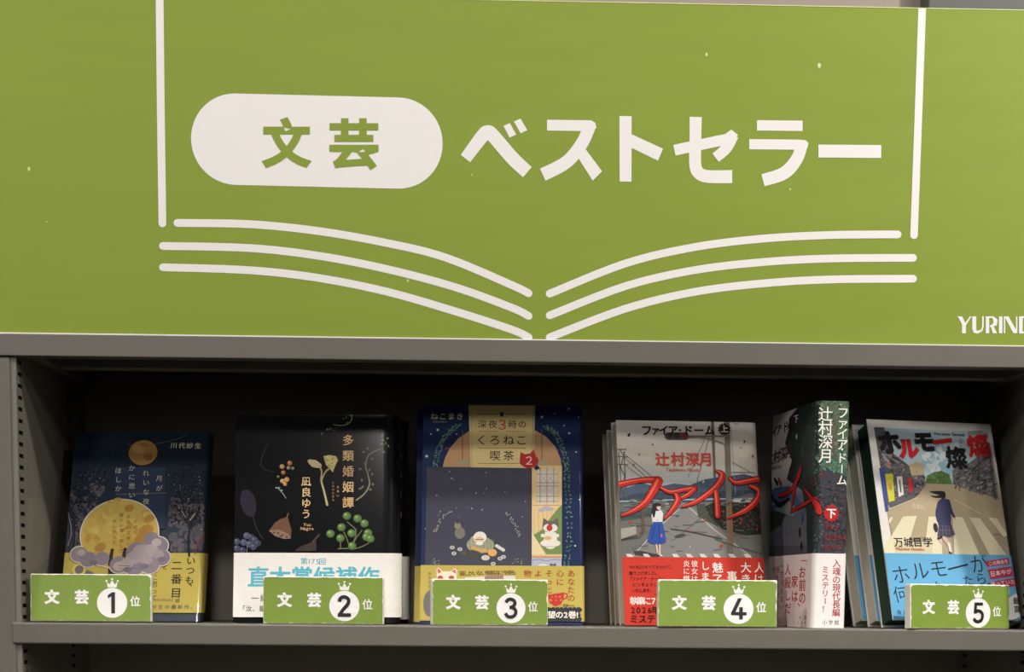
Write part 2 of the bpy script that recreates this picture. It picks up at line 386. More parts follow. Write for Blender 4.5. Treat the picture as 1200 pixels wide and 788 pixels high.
# display shelf
bm = bmesh.new(); box(bm, XL-8, XR+8, -4, 9, -18.2, 0, 1.5, 3); obj('shelf_lip', cz(bm), STEEL, case)
bm = bmesh.new(); box(bm, XL+.5, XR-.5, 5, DEP-.5, -2, -.05); box(bm, XL+1, XL+9, 9, DEP-1, -17, -2); box(bm, XR-9, XR-1, 9, DEP-1, -17, -2); box(bm, XL+9, XR-9, 9, 20, -17.4, -15)
obj('shelf', cz(bm), STEEL_IN, case)
for k in (1, 2):
    z = -520*k
    bm = bmesh.new(); box(bm, XL+.5, XR-.5, 0, DEP-.5, z-18, z, 1); obj('lower_shelf', cz(bm), STEEL_IN, case)
bm = bmesh.new(); box(bm, XL+.5, XR-.5, 8, DEP-.5, -SHELF*1000, -SHELF*1000+90, 1); obj('plinth', cz(bm), STEEL_IN, case)

# ------------------------------------------------------------------ header sign
SY = .00366
SZ = ZT1+.2; SH = 275.0
sign = thing('header_sign', 'wide green header sign with white Japanese lettering standing on top of the bookcase', 'sign', (0, 0, SZ), SY)
bm = bmesh.new(); box(bm, -492, 500, 0, 9, 0, SH, .5); obj('panel', bm, GREEN, sign)
bm = bmesh.new(); box(bm, -492, 500, -1.2, 9.8, -.1, 1.2, .3); obj('edge_strip', bm, WHITE, sign)['label'] = 'thin white bottom edge'
bm = bmesh.new(); box(bm, -492, 500, -.3, 9.3, SH-.2, SH+.7, .2); obj('edge_strip', bm, SPECK, sign)['label'] = 'thin pale top edge'
sn = Vector((-math.sin(SY), math.cos(SY), 0))
def sign_sv(px, py):
    q = hit(px, py, Vector((0, 0, SZ)), sn); return q.x/math.cos(SY), q.z-SZ
def sign_part(name, A, m, label=None, lift=.25):
    A.clip(-491, 499, 1.3, SH-.2); bm = bmesh.new(); vm = {}
    for v in A.bm.verts: vm[v] = bm.verts.new((v.co.x*.001, (-lift-v.co.z)*.001, v.co.y*.001))
    for f in A.bm.faces: bm.faces.new([vm[l.vert] for l in f.loops])
    A.bm.free(); o = obj(name, bm, m, sign)
    if label: o['label'] = label
    return o
K = (255, 255, 255)
A = Art(sign_sv); a, b = sign_sv(276, 163.5), sign_sv(467, 168); r = 50/1.362
pts = []
for c, t0 in ((b, -90), (a, 90)):
    for i in range(25): t = math.radians(t0+180*i/24)+math.atan2(b[1]-a[1], b[0]-a[0]); pts.append((c[0]+r*math.cos(t), c[1]+r*math.sin(t)))
A.face(pts, K); sign_part('badge', A, WHITE, 'white rounded badge')
for c, q, e in (('文', (306.4, 137.5, 365.5, 197.5), .042), ('芸', (386, 138.8, 443.5, 200), .036)):
    A = Art(sign_sv); A.fit(c, *q, K, e); sign_part('character', A, GREEN, 'green character on the white badge', .5)
for c, q in (('ベ', (540, 139, 621, 207)), ('ス', (631, 139.8, 705.5, 212)), ('ト', (738, 136, 777, 213)), ('セ', (789, 137, 865, 214.5)), ('ラ', (877, 141, 947.5, 217)), ('ー', (958.5, 169.8, 1032.6, 185.2))):
    A = Art(sign_sv)
    if c == 'ト':
        A.poly([(725.8, 136), (740.2, 136.4), (740, 213.2), (726, 213)], K); A.poly([(739, 157), (777, 174.5), (771, 188.5), (739, 173)], K)
    elif c == 'ー': A.poly([(959, 169.6), (1032.6, 170.2), (1032.6, 185.4), (959, 184.8)], K)
    elif c == 'ス':
        A.poly([(641, 140.5), (694, 141.2), (694, 154), (641, 153.2)], K); A.poly([(692, 141), (697.5, 144), (699, 150), (694, 153), (681, 147)], K)
        A.brush([(691.5, 147), (682, 168), (664, 190), (636, 205)], [13.5, 13.8, 14, 14.4], K, True, False)
        A.poly([(672.5, 177), (682.5, 170), (705.5, 201), (694.5, 212)], K)
    elif c == 'ラ':
        A.poly([(887, 141), (940.5, 141.6), (940.5, 153.8), (887, 153.2)], K); A.poly([(878, 163.2), (938, 163.8), (938, 175.8), (878, 175.2)], K)
        A.poly([(936, 163.7), (944, 164.5), (947.4, 168), (946, 174), (934, 175.8)], K)
        A.brush([(940, 168), (934, 186), (919, 203), (894, 211.5)], [13, 13.5, 14, 13.4], K, True, False)
    elif c == 'セ':
        A.poly([(808, 137), (822.4, 137.4), (821.5, 170), (808, 172)], K)
        A.brush([(814.8, 166), (814.6, 192), (818, 202), (829, 207), (858, 207.2)], [13.4, 13.4, 13.6, 13.8, 14.2], K, True, False)
        A.poly([(788.8, 170), (853, 156.5), (855.5, 169), (791.5, 182.6)], K); A.poly([(850, 157), (857, 152), (865, 158.5), (853, 169.5)], K)
        A.brush([(859, 158.5), (851, 174), (838.5, 185)], [13, 12, 11.5], K, True, False)
    elif c == 'ベ':
        A.brush([(545.5, 186), (565, 160), (571.5, 155.2), (578, 159.5), (600, 185), (618, 202)], [13, 14.5, 15, 15, 15, 14.6], K, True, False)
        A.poly([(590, 147.6), (597.5, 144.5), (605, 158), (597, 161.5)], K); A.poly([(602.2, 142.5), (610, 139.2), (617.8, 152.8), (610, 156.5)], K)
    sign_part('character', A, WHITE, 'large white character')
for P in (((208, 261.5), (293, 263), (373, 271), (453, 285), (522, 302), (600, 334.5), (619.5, 344)),
          ((191, 288.5), (293, 291), (373, 300), (453, 315.5), (533, 336.7), (600, 361), (619.5, 370.7)),
          ((191, 313.5), (293, 317), (373, 326), (453, 342), (533, 365), (600, 386.7), (619.5, 395.7)),
          ((644, 344.5), (733, 309), (813, 290), (893, 280), (973, 275.7), (1052, 275)),
          ((644, 370), (733, 335.6), (813, 317), (893, 307.5), (973, 303.2), (1070, 302.5)),
          ((644, 395.7), (733, 362), (813, 342.5), (893, 332.5), (973, 327.8), (1070, 327)),
          ((187, -12), (188.5, 130), (190.4, 262)), ((1080.8, 4), (1076, 140), (1071, 276))):
    A = Art(sign_sv); A.brush(P, 8.5, K); sign_part('emblem_line', A, WHITE, 'white line of the open book drawing')
A = Art(sign_sv)
def Lg(P): A.poly([(1100+x/6.06, 350+y/6.06) for x, y in P], K)
Lg([(133, 127), (166, 127), (190, 178), (168, 190)]); Lg([(222, 127), (233, 127), (193, 190), (178, 186)]); Lg([(165, 178), (193, 178), (193, 248), (165, 248)])
A.brush([(1100+252/6.06, 371), (1100+252/6.06, 386), (1100+257/6.06, 388.6), (1100+276/6.06, 389.6), (1100+305/6.06, 387.5), (1100+313/6.06, 383), (1100+314/6.06, 371)], [4.6, 4.6, 4.4, 3.4, 2.2, 2, 2], K, False, False)
Lg([(334, 128), (346, 128), (346, 248), (334, 248)]); Lg([(334, 128), (358, 128), (358, 248), (334, 248)])
A.brush([(1100+350/6.06, 372), (1100+385/6.06, 372), (1100+402/6.06, 375.5), (1100+400/6.06, 380), (1100+375/6.06, 382.5), (1100+362/6.06, 382.5)], [1.8, 2.2, 5, 5, 2, 1.6], K, False, False)
Lg([(366, 190), (384, 186), (414, 248), (384, 248)]); Lg([(427, 128), (452, 128), (452, 248), (427, 248)])
Lg([(462, 128), (472, 128), (472, 248), (462, 248)]); Lg([(466, 128), (496, 128), (558, 240), (558, 248), (530, 248)]); Lg([(548, 128), (558, 128), (558, 246), (548, 240)])
Lg([(570, 128), (596, 128), (596, 250), (570, 250)])
A.brush([(1197, 372), (1206, 372), (1212, 376), (1214, 381), (1212, 386), (1206, 390), (1197, 390)], [2, 2.4, 4, 5, 4, 2.4, 2], K, False, False)
sign_part('lettering', A, WHITE, 'small white capital letters at the lower right')
for x, y, r in ((34, 198, 1.6), (478, 329, 1), (828, 64, 1.4), (960, 77, 2), (553, 205, .7), (926, 222, .8), (55, 260, .6)):
    A = Art(sign_sv); A.disc(x, y, r, K, r*1.5, 9); sign_part('scuff_mark', A, SPECK, 'pale scuff')

# ------------------------------------------------------------------ rank cards
GROUPC = 'green rank cards on the shelf edge'
def digit(A, d, cx, cy, h, col):
    """bold grotesque numeral drawn in strokes, h = height in mm"""
    def P(pts): return [(cx+(x-.5)*h, cy+(y-.5)*h) for x, y in pts]
    t = .165*h
    if d == '1':
        A.face(P([(.46, 0), (.64, 0), (.64, 1), (.50, 1), (.30, .86), (.30, .70), (.46, .80)]), col)
    elif d == '2':
        A.brush(P([(.27, .70), (.31, .84), (.42, .915), (.56, .91), (.68, .82), (.70, .68), (.62, .53), (.44, .33), (.29, .10)]), t, col, True, False, True)
        A.face(P([(.19, 0), (.81, 0), (.81, .16), (.19, .16)]), col); A.face(P([(.19, .1), (.42, .1), (.46, .30), (.36, .30)]), col)
    elif d == '3':
        A.brush(P([(.25, .76), (.33, .88), (.47, .92), (.62, .87), (.69, .75), (.64, .62), (.52, .545), (.42, .54)]), t, col, True, False, True)
        A.brush(P([(.42, .54), (.56, .53), (.69, .44), (.73, .29), (.65, .14), (.48, .08), (.32, .12), (.22, .26)]), t, col, True, False, True)
    elif d == '4':
        A.face(P([(.53, 0), (.70, 0), (.70, .58), (.53, .58)]), col); A.face(P([(.14, .20), (.88, .20), (.88, .35), (.14, .35)]), col)
        A.face(P([(.14, .30), (.33, .30), (.66, 1.0), (.47, 1.0)]), col)
    elif d == '5':
        A.face(P([(.28, 1), (.76, 1), (.76, .85), (.28, .85)]), col); A.face(P([(.28, 1), (.43, 1), (.40, .50), (.23, .46)]), col)
        A.brush(P([(.30, .51), (.44, .595), (.58, .58), (.71, .48), (.735, .32), (.66, .15), (.50, .08), (.34, .11), (.23, .23)]), t, col, True, False, True)
def flat_part(name, A, p, m, parent, lift):
    bm = bmesh.new(); vm = {}
    for v in A.bm.verts: vm[v] = bm.verts.new((p.loc(v.co.x, 0, v.co.y) - p.nf*(lift+v.co.z))*.001)
    for f in A.bm.faces: bm.faces.new([vm[l.vert] for l in f.loops])
    A.bm.free(); return obj(name, bm, m, parent)
def card(d, p, label, worn, seed):
    r = random.Random(seed); root = thing('rank_card', label, 'card', (p.x, p.y, 0), p.yaw, GROUPC); Wd, H, T = p.W, p.H, p.T
    bm = bmesh.new(); box(bm, 0, Wd, 0, T, 0, H, 1.0, 3)
    for v in bm.verts: v.co = p.loc(v.co.x*1000, v.co.y*1000, v.co.z*1000)*.001
    obj('carton', bm, CARTON, root)
    A = Art(None); cut = dict(worn); e = []
    cs = [(0, 0), (Wd, 0), (Wd, H), (0, H)]
    for i in range(4):
        x0, y0 = cs[i]; x1, y1 = cs[(i+1) % 4]; L = math.hypot(x1-x0, y1-y0); n = int(L/3.2); inx, iny = -(y1-y0)/L, (x1-x0)/L
        c0, c1 = cut.get(i, .9), cut.get((i+1) % 4, .9)
        for j in range(n+1):
            s = c0+(L-c0-c1)*j/n; k = .35+r.random()*.35+(r.random()**6)*.9
            if i == 2: k += .25
            e.append((x0+(x1-x0)*s/L+inx*k, y0+(y1-y0)*s/L+iny*k))
    A.face(e, K); flat_part('printed_front', A, p, CARDGREEN, root, .12)
    f = Wd/141
    for c, x, y, z, e in (('文', 25.3, 27.3, 16.6, .052), ('芸', 60, 27.3, 16.6, .046), ('位', 122.3, 32, 12.6, .02)):
        A = Art(None); A.ch(c, x*f, H-y*f, z*f, K, e, uv=True); flat_part('character', A, p, WHITE, root, .3)['label'] = 'white character'
    cx, cy = 95.4*f, H-34*f
    A = Art(None); A.disc_sv(cx, cy, 17.7*f, 17.7*f, K, 48); flat_part('numeral_disc', A, p, WHITE, root, .3)['label'] = 'white disc'
    A = Art(None); ch = H-15.8*f
    A.face([(cx+x*f, ch+y*f) for x, y in ((-5, 0), (5, 0), (6.4, 6.6), (3, 3.4), (0, 8.6), (-3, 3.4), (-6.4, 6.6))], K)
    for x, y in ((-6.6, 7.6), (0, 9.8), (6.6, 7.6)): A.disc_sv(cx+x*f, ch+y*f, 1.2*f, 1.2*f, K, 12)
    flat_part('crown', A, p, WHITE, root, .3)['label'] = 'white crown'
    A = Art(None); digit(A, d, cx, cy, 25*f, K); flat_part('numeral', A, p, INK_AND_SHADE, root, .6)['label'] = 'black numeral %s' % d
    return root
CT = 9
card('1', Pose(-432, 8.4, 1.44, 6.0, -.17, 102.6, 40.6, CT, False, .1), 'green rank card with a black 1, in front of the yellow moon book', {2: 3.2, 1: 1.5}, 1)
card('2', Pose(-232.5, 1.4, -2.16, 1.85, -.05, 103.0, 40.4, CT, False, .1), 'green rank card with a black 2, before the black botanical book', {0: 2.0}, 2)
card('3', Pose(-88, 1.1, 12.28, 1.6, -.06, 102.8, 39.6, CT, False, .1), 'green rank card with a black 3, before the blue night-sky book', {2: 3.2, 3: 3.0}, 3)
card('4', Pose(105.2, -5.4, .94, 4.0, 0, 102.8, 40.4, CT, False, .1), 'green rank card with a black 4, before the red-banded book', {2: 3.0, 3: 2.2}, 4)
card('5', Pose(322.9, -6.4, 19.43, 3.0, 0, 102.6, 38.6, CT, False, .1), 'green rank card with a black 5, before the book with the street scene', {3: 2.5}, 5)
# ------------------------------------------------------------------ books
def speckle(A, n, px, cols, r=(.5, 1.4), seed=0, shape=5, dens=None):
    """printed leaf dots scattered inside a pixel polygon"""
    q = random.Random(seed); xs = [p[0] for p in px]; ys = [p[1] for p in px]; k = 0
    def inside(x, y):
        c = False; j = len(px)-1
        for i in range(len(px)):
            if (px[i][1] > y) != (px[j][1] > y) and x < (px[j][0]-px[i][0])*(y-px[i][1])/(px[j][1]-px[i][1])+px[i][0]: c = not c
            j = i
        return c
    while k < n:
        x, y = q.uniform(min(xs), max(xs)), q.uniform(min(ys), max(ys))
        if inside(x, y): A.disc(x, y, q.uniform(*r), q.choice(cols), q.uniform(*r), shape, q.uniform(0, 3)); k += 1
def band_v(Wr, py0, py1, pxm): return Wr.p.front(pxm, py1)[1], Wr.p.front(pxm, py0)[1]

# --- moon book
p = Pose(-419.1, 57.5, -1.0, 23.97, -.39, 123.5, 188.3, 24)
b = book_root('dark blue book with a big yellow moon and clouds, leftmost on the shelf', p)
Wr = Wrap(p, 4, 5); A = Wr.art()
A.grad(0, Wr.acc[-1], 0, p.H, [(0, (60, 68, 76)), (.25, (62, 64, 72)), (.45, (48, 54, 66)), (.7, (30, 42, 56)), (1, (20, 32, 46))], 16)
SKY = [(84, 80, 88), (90, 84, 90), (80, 77, 86), (94, 87, 91)]
q0 = random.Random(2)
for i in range(170):
    x = q0.choice([q0.uniform(84, 122), q0.uniform(200, 238)]); A.disc(x, q0.uniform(585 if x > 130 else 566, 646), q0.uniform(1.5, 5), q0.choice(SKY), q0.uniform(2, 6), 10)
TRE = [(36, 44, 56), (28, 36, 48), (50, 54, 64), (24, 30, 40)]
speckle(A, 330, [(82, 590), (86, 556), (98, 536), (128, 544), (128, 566), (112, 580), (116, 604), (98, 640), (84, 640)], TRE, (.7, 2.0), 3); speckle(A, 110, [(84, 600), (90, 556), (124, 556), (112, 600), (98, 640), (84, 640)], [(110, 102, 104), (84, 82, 90)], (.4, 1.2), 13)
speckle(A, 330, [(198, 612), (202, 556), (222, 540), (241, 546), (240, 610), (226, 618)], TRE, (.7, 2.0), 4); speckle(A, 90, [(200, 612), (204, 570), (238, 566), (238, 612)], [(102, 98, 98), (112, 104, 100), (82, 82, 90)], (.4, 1.1), 14)
DK = (30, 34, 40)
for P in (((84, 598), (92, 584), (104, 574), (116, 566)), ((88, 590), (98, 588), (108, 590)), ((92, 582), (94, 566), (100, 552)), ((86, 650), (88, 620), (84, 596)), ((222, 616), (232, 600), (236, 584)), ((218, 606), (214, 590), (208, 576)), ((224, 612), (222, 592), (226, 570)), ((214, 600), (204, 592))): A.brush(P, [1.6, 1.2, .9, .6][:len(P)], DK)
A.brush([(222, 652), (221, 632), (222, 618), (216, 606), (212, 598)], [2.6, 2.2, 1.8, 1.2, .8], DK); A.brush([(222, 620), (227, 610), (231, 602)], [1.5, 1.2, .8], DK)
A.brush([(229, 650), (234, 634), (240, 622)], [1, .9, .7], (150, 50, 50)); A.brush([(81, 576), (90, 570), (102, 560), (110, 552)], [1.6, 1.4, 1.1, .8], DK)
A.brush([(223, 610), (229, 602)], .9, (196, 190, 150), False); A.brush([(213, 599), (218, 607)], .8, (170, 160, 130), False)
A.brush([(80, 600), (84, 622), (80, 640)], .8, (140, 136, 136)); A.brush([(150, 522), (180, 521), (204, 516), (218, 511)], .6, (84, 98, 112))
A.poly([(136, 548), (194, 548), (194, 620), (136, 620)], (40, 52, 74)); A.brush([(136, 580), (196, 578)], .5, (130, 122, 100), False)
speckle(A, 60, [(90, 515), (240, 515), (240, 550), (90, 545)], [(88, 104, 120), (60, 76, 96)], (.2, .5), 5)
A.disc(168, 531, 17.5, (150, 112, 62), 17, 40); A.disc(163, 527, 8, (168, 128, 74), 6); A.disc(174, 536, 6, (124, 92, 54), 5); A.disc(170, 522, 5, (134, 98, 56), 3)
GO = (176, 168, 148)
A.row('川代紗生', 204, 232.3, 522.5, 8.4, (196, 190, 176), .012, 522.8)
A.col_('月が', 187, 561, 11.5, 8.5, GO); A.col_('れいな夜', 171.5, 555, 11, 8.5, GO); A.col_('かに思い', 155, 549, 10.5, 8.5, GO); A.col_('ほしか', 139, 552, 10.5, 8.5, GO)
speckle(A, 14, [(190, 545), (240, 545), (238, 650), (195, 650)], [(200, 190, 130)], (.4, .8), 8)
Wr.build('cover', b, 0, p.H, (44, 50, 56), PRINT_WRAP, [A]); pages(b, p, 6)
W2 = Wrap(p, 4, 5, 1.1); v0, v1 = band_v(W2, 648.5, 718.5, 215); A = W2.art()
INK = (40, 36, 34)
A.disc(96, 684, 20, (112, 108, 106), 18, 30); A.disc(93, 668, 8.4, (206, 188, 92), 8, 24); A.disc(93, 668, 5.2, (112, 108, 106), 5.6, 20)
A.poly([(127, 655), (140, 655), (140, 690), (127, 690)], (52, 50, 50))
A.col_('いつも、', 224, 657.5, 11.4, 11.5, INK, .012, 221.5); A.col_('二番目。', 207.5, 663, 16, 13.5, INK, .012, 206); A.col_('人を', 193, 655, 9, 9, INK); A.col_('一番に思って', 181, 661, 8, 8.4, INK)
A.col_('くれた', 170.5, 668, 8, 8.4, INK)
A.latin('EVENMARE', 178, 703.5, 5, (120, 92, 60)); A.row('川代紗生の最新作。', 166, 226.5, 711.6, 6, (96, 84, 92), .01, 711.8)
band = W2.build('paper_band', b, v0, v1, (184, 166, 82), PRINT_WRAP, [A], .25); band['label'] = 'yellow paper band with a die-cut moon and clouds'
# die-cut moon and clouds standing up from the band
A = W2.art(); RIM = (200, 190, 176)
lobes = [(93.5, 650, 10), (104, 656, 10), (120, 655, 9), (186, 640, 11.5), (178, 632, 9), (190, 654, 10), (176, 662, 11.5), (158, 664, 12), (140, 662, 11), (162, 648, 14)]
A.disc(140.6, 626, 47.6, RIM, 46.6, 56)
for x, y, r_ in lobes: A.disc(x, y, r_+1.4, RIM, None, 26)
A.disc(140.6, 626, 46, (188, 162, 84), 45, 56)
q = random.Random(11)
for i in range(70):
    a_, d_ = q.uniform(0, 6.28), 40*math.sqrt(q.random()); x, y = 140.6+d_*math.cos(a_), 622+d_*.92*math.sin(a_)
    A.disc(x, y, q.uniform(2, 8), q.choice([(182, 150, 76), (190, 166, 88), (186, 156, 80), (174, 138, 68), (194, 170, 94), (184, 154, 78)]), q.uniform(2, 6), 9, q.uniform(0, 3))
for x, y, r_ in ((172, 622, 9), (166, 632, 8), (118, 642, 7), (176, 608, 6), (152, 596, 6)): A.disc(x, y, r_, (168, 126, 62), r_*.8, 14, .4)
A.col_('月が', 159, 612, 6, 5, (70, 50, 28)); A.col_('きれいな夜に', 151, 606, 6.3, 5.2, (70, 50, 28)); A.col_('誰かに思い出して', 143, 604, 6, 5.2, (70, 50, 28)); A.col_('ほしかった', 134.5, 611, 6.3, 5.2, (70, 50, 28))
for x, y in ((131, 651), (146, 650)): A.brush([(x+1, y-6), (x, y), (x-1.5, y+11)], [3, 4.4, 5], (64, 48, 44)); A.disc(x+1.2, y-6, 2, (52, 38, 34))
for x, y, r_ in lobes: A.disc(x, y, r_, q.choice([(138, 126, 134), (146, 132, 134), (130, 120, 130)]), None, 26)
for x, y, r_ in ((166, 646, 10), (158, 654, 10), (178, 644, 8), (150, 660, 8), (172, 656, 8), (186, 650, 7), (140, 664, 7), (96, 648, 5), (184, 636, 6)): A.disc(x, y, r_, q.choice([(166, 152, 150), (174, 160, 156), (158, 144, 148)]), r_*.85, 18)
for x, y, r_ in ((170, 664, 5), (190, 656, 5), (110, 660, 5), (150, 668, 5)): A.disc(x, y, r_, (118, 106, 120), r_*.7, 14)
A.brush([(140, 663), (154, 664)], .7, (90, 70, 70), False); A.brush([(140, 666.5), (168, 667)], .6, (110, 90, 90), False)
A.clip(.05, W2.acc[-1]-.05, p.front(140, 700)[1], p.H-1, W2.acc[1:-1])
bm = bmesh.new(); cl = bm.loops.layers.float_color.new('ink'); vm = {}
for v in A.bm.verts: vm[v] = bm.verts.new(W2.at(v.co.x, v.co.y, v.co.z+.75))
for f in A.bm.faces:
    F = bm.faces.new([vm[l.vert] for l in f.loops])
    for l, k in zip(F.loops, f.loops): l[cl] = k[A.col]
A.bm.free(); obj('moon_cutout', bm, PRINT_WRAP, band)

# --- black botanical book, and its copy behind
def botanical(p, label, first):
    b = book_root(label, p, 'black botanical books'); ru, rd = 15, 14
    Wr = Wrap(p, ru, rd); A = Wr.art()
    if first:
        A.disc(291, 590, 9, (44, 42, 56), 17, 20, .25); A.brush([(296, 604), (301, 620), (308, 632)], .9, (58, 54, 62))
        A.brush([(313, 520), (306, 540), (308, 549), (322, 554)], [.6, 1, 1, .5], (62, 58, 58))
        for x, y, r_, c in ((339.5, 543, 2.9, (206, 116, 66)), (330.5, 547, 2.9, (200, 164, 124)), (332, 554, 2.6, (204, 118, 72)), (336, 562.3, 3, (206, 150, 96)), (331, 564, 2.8, (196, 152, 104)), (334, 567.5, 2.4, (200, 130, 80)), (338, 548.5, 2.2, (160, 148, 104)), (343, 549, 1.8, (150, 148, 116)), (326, 559, 1.6, (140, 120, 80))): A.disc(x, y, r_, c); A.disc(x-.8, y-.8, r_*.35, (235, 205, 160), None, 8)
        for x, y in ((327, 572), (324, 572), (330, 575)): A.disc(x, y, 1.5, (132, 152, 150), 1)
        A.brush([(326, 573), (331, 578), (335, 584)], .9, (132, 152, 150))
        CRM = (206, 194, 152)
        A.brush([(363, 541), (368, 543.5), (374, 546)], [5, 9, 6], CRM); A.brush([(374, 546), (377, 553), (376.5, 563), (380, 577), (383.5, 592)], [2.4, 1.6, 2, 2.2, 2.6], (190, 172, 124)); A.brush([(377, 563), (381, 554), (385, 550)], [1.6, 1.8, 2.2], (176, 160, 108))
        A.poly([(379, 535), (386, 533.5), (394, 535), (396, 539.5), (393, 546), (390, 554), (386, 549), (382, 545)], (204, 190, 128)); speckle(A, 26, [(380, 535), (394, 535), (391, 549), (384, 546)], [(160, 146, 84), (226, 214, 160), (140, 128, 70)], (.5, 1.1), 3)
        # lotus pods, berries
        A.poly([(315, 623), (322, 613), (328, 609), (337, 606), (341.5, 621), (341, 631), (330, 629)], (112, 80, 62)); A.poly([(315, 622), (327, 621), (338, 626), (341, 631.5), (333, 632), (322, 628.5)], (140, 116, 100))
        for x, y in ((321, 624.5), (326, 625), (331, 627.5), (336, 629.5), (329, 629)): A.disc(x, y, 1.4, (70, 54, 48), 1)
        A.brush([(336, 607), (338, 602)], 1.4, (120, 92, 70), False); A.poly([(345, 646), (352, 641), (362, 637), (370, 633), (371, 640), (370, 646)], (66, 54, 50)); A.brush([(367, 635), (374, 627)], 2.4, (78, 62, 56))
        for i, (x, y) in enumerate(((277.5, 635), (285.5, 636), (294, 630), (277.5, 643), (292, 638), (302, 637), (298, 633), (289, 628), (284, 645), (297, 641))): A.disc(x, y, 4, ((70, 74, 96), (82, 86, 108), (58, 62, 84))[i % 3], None, 16); A.disc(x-1, y-1.2, 1.3, (118, 122, 140), None, 8)
        A.brush([(290, 640), (289, 648)], .8, (120, 120, 128), False)
        ST = (120, 124, 86)
        for P in (((407, 612), (414, 618), (417, 622)), ((417, 620), (417, 628), (414, 636)), ((403, 624), (407, 633), (409, 640)), ((399, 636), (399, 643)), ((424, 622), (418, 630), (414, 637)), ((432, 637), (424, 641), (414, 644)), ((396, 643.5), (409, 643))): A.brush(P, 1, ST)
        for x, y in ((406.5, 605), (419, 608), (427.2, 613.8), (400.2, 618.3), (387.3, 625.8), (399, 631), (412, 625.3), (431.3, 625), (429.5, 629.5), (434, 631.6), (412.7, 640.2)):
            A.disc(x, y, 5, (76, 104, 58), 4.9); A.disc(x-.6, y-.7, 3.8, (98, 132, 72), 3.6); A.disc(x-1.4, y-1.6, 1.5, (156, 184, 124), 1.2, 10)
        TN = (112, 106, 84)
        A.brush([(417.5, 586.5), (427, 579), (433, 568), (431, 556), (428.5, 546), (432, 534), (440, 529), (448, 526)], [1.6, 1.5, 1.4, 1.2, 1.1, 1, .9, .7], (150, 136, 108))
        for x, y in ((425, 571), (422, 573), (437, 568), (434, 574), (424, 563), (436, 556), (422, 550), (433, 551), (426, 530), (431, 526), (436, 538), (450, 530), (452, 520), (449, 516), (454, 514), (447, 521), (455, 523), (428, 544)): A.disc(x, y, 1.9, TN, 1.3, 8, rnd.uniform(0, 3))
        A.brush([(412, 484), (412, 492), (408, 497), (400, 499), (391, 498)], 1, (132, 122, 96)); speckle(A, 12, [(372, 506), (395, 495), (412, 486), (408, 496), (380, 512)], [(84, 84, 86), (100, 96, 84)], (.8, 1.8), 9)
        GOLD = (216, 176, 126)
        A.col_('多類婚姻譚', 408, 516, 18.3, 14, GOLD, .014); A.col_('凪良ゆう', 358.8, 564.5, 12.7, 12, (226, 192, 140), .014)
        A.latin('Yuu', 355.6, 615, 5.4, GOLD, .01); A.latin('Nagira', 352, 619.6, 5.4, GOLD, .01); A.col_('たるい', 396, 571, 5, 3.6, GOLD); A.col_('こんいんたん', 390.5, 566, 4, 3.2, GOLD)
    S = Wr.art_side()
    for i, y in enumerate((540, 560, 580, 600, 620)): S.disc_sv(Wr.s_side(p.T/2), p.H*.9-i*18, 3, 3, (150, 140, 120) if i else (110, 104, 96), 10)
    Wr.build('cover', b, 0, p.H, (6, 6, 10), PRINT_BLACK, [A, S]); pages(b, p, 16)
    W2 = Wrap(p, ru, rd, 1.0); v0, v1 = band_v(W2, 648.2, 723.6, 300) if first else (3, 61); A = W2.art()
    if first:
        TEAL = (92, 178, 196); IK = (60, 56, 56)
        A.row('第175回', 356.5, 378, 658, 8.6, (84, 164, 186), .012, 658.4)
        for c, x in (('直', 303), ('木', 328.5), ('賞', 354), ('候', 380), ('補', 406), ('作', 432)): A.ch(c, x, 676.5, 26, TEAL, .026)
        A.row('一緒にいても', 299, 352, 701.5, 9.4, IK, .006); A.row('「汝、星のごとく」', 284, 346, 713.6, 7.6, IK, .006)
    S = W2.art_side(); ss = W2.s_side(p.T*.5)
    for i, c in enumerate('直木賞候補作'): S.ch(c, ss, v1-9-i*7.5, 6, (90, 88, 88), 0, uv=True)
    W2.build('paper_band', b, v0, v1, (232, 228, 221), PRINT_MATT, [A, S], .25)['label'] = 'white paper band'
pb = dict(yaw=.09, lean=12.81, roll=-.35)
botanical(Pose(-263.6, 41.1, .09, 12.81, -.35, 146.5, 189.8, 29), 'black book with dried flowers, green berries and a white band, front copy', True)
botanical(Pose(-262.0, 73.8, .09, 12.81, -.35, 150.5, 188.5, 29), 'black book showing only its right edge behind the green-berry book', False)

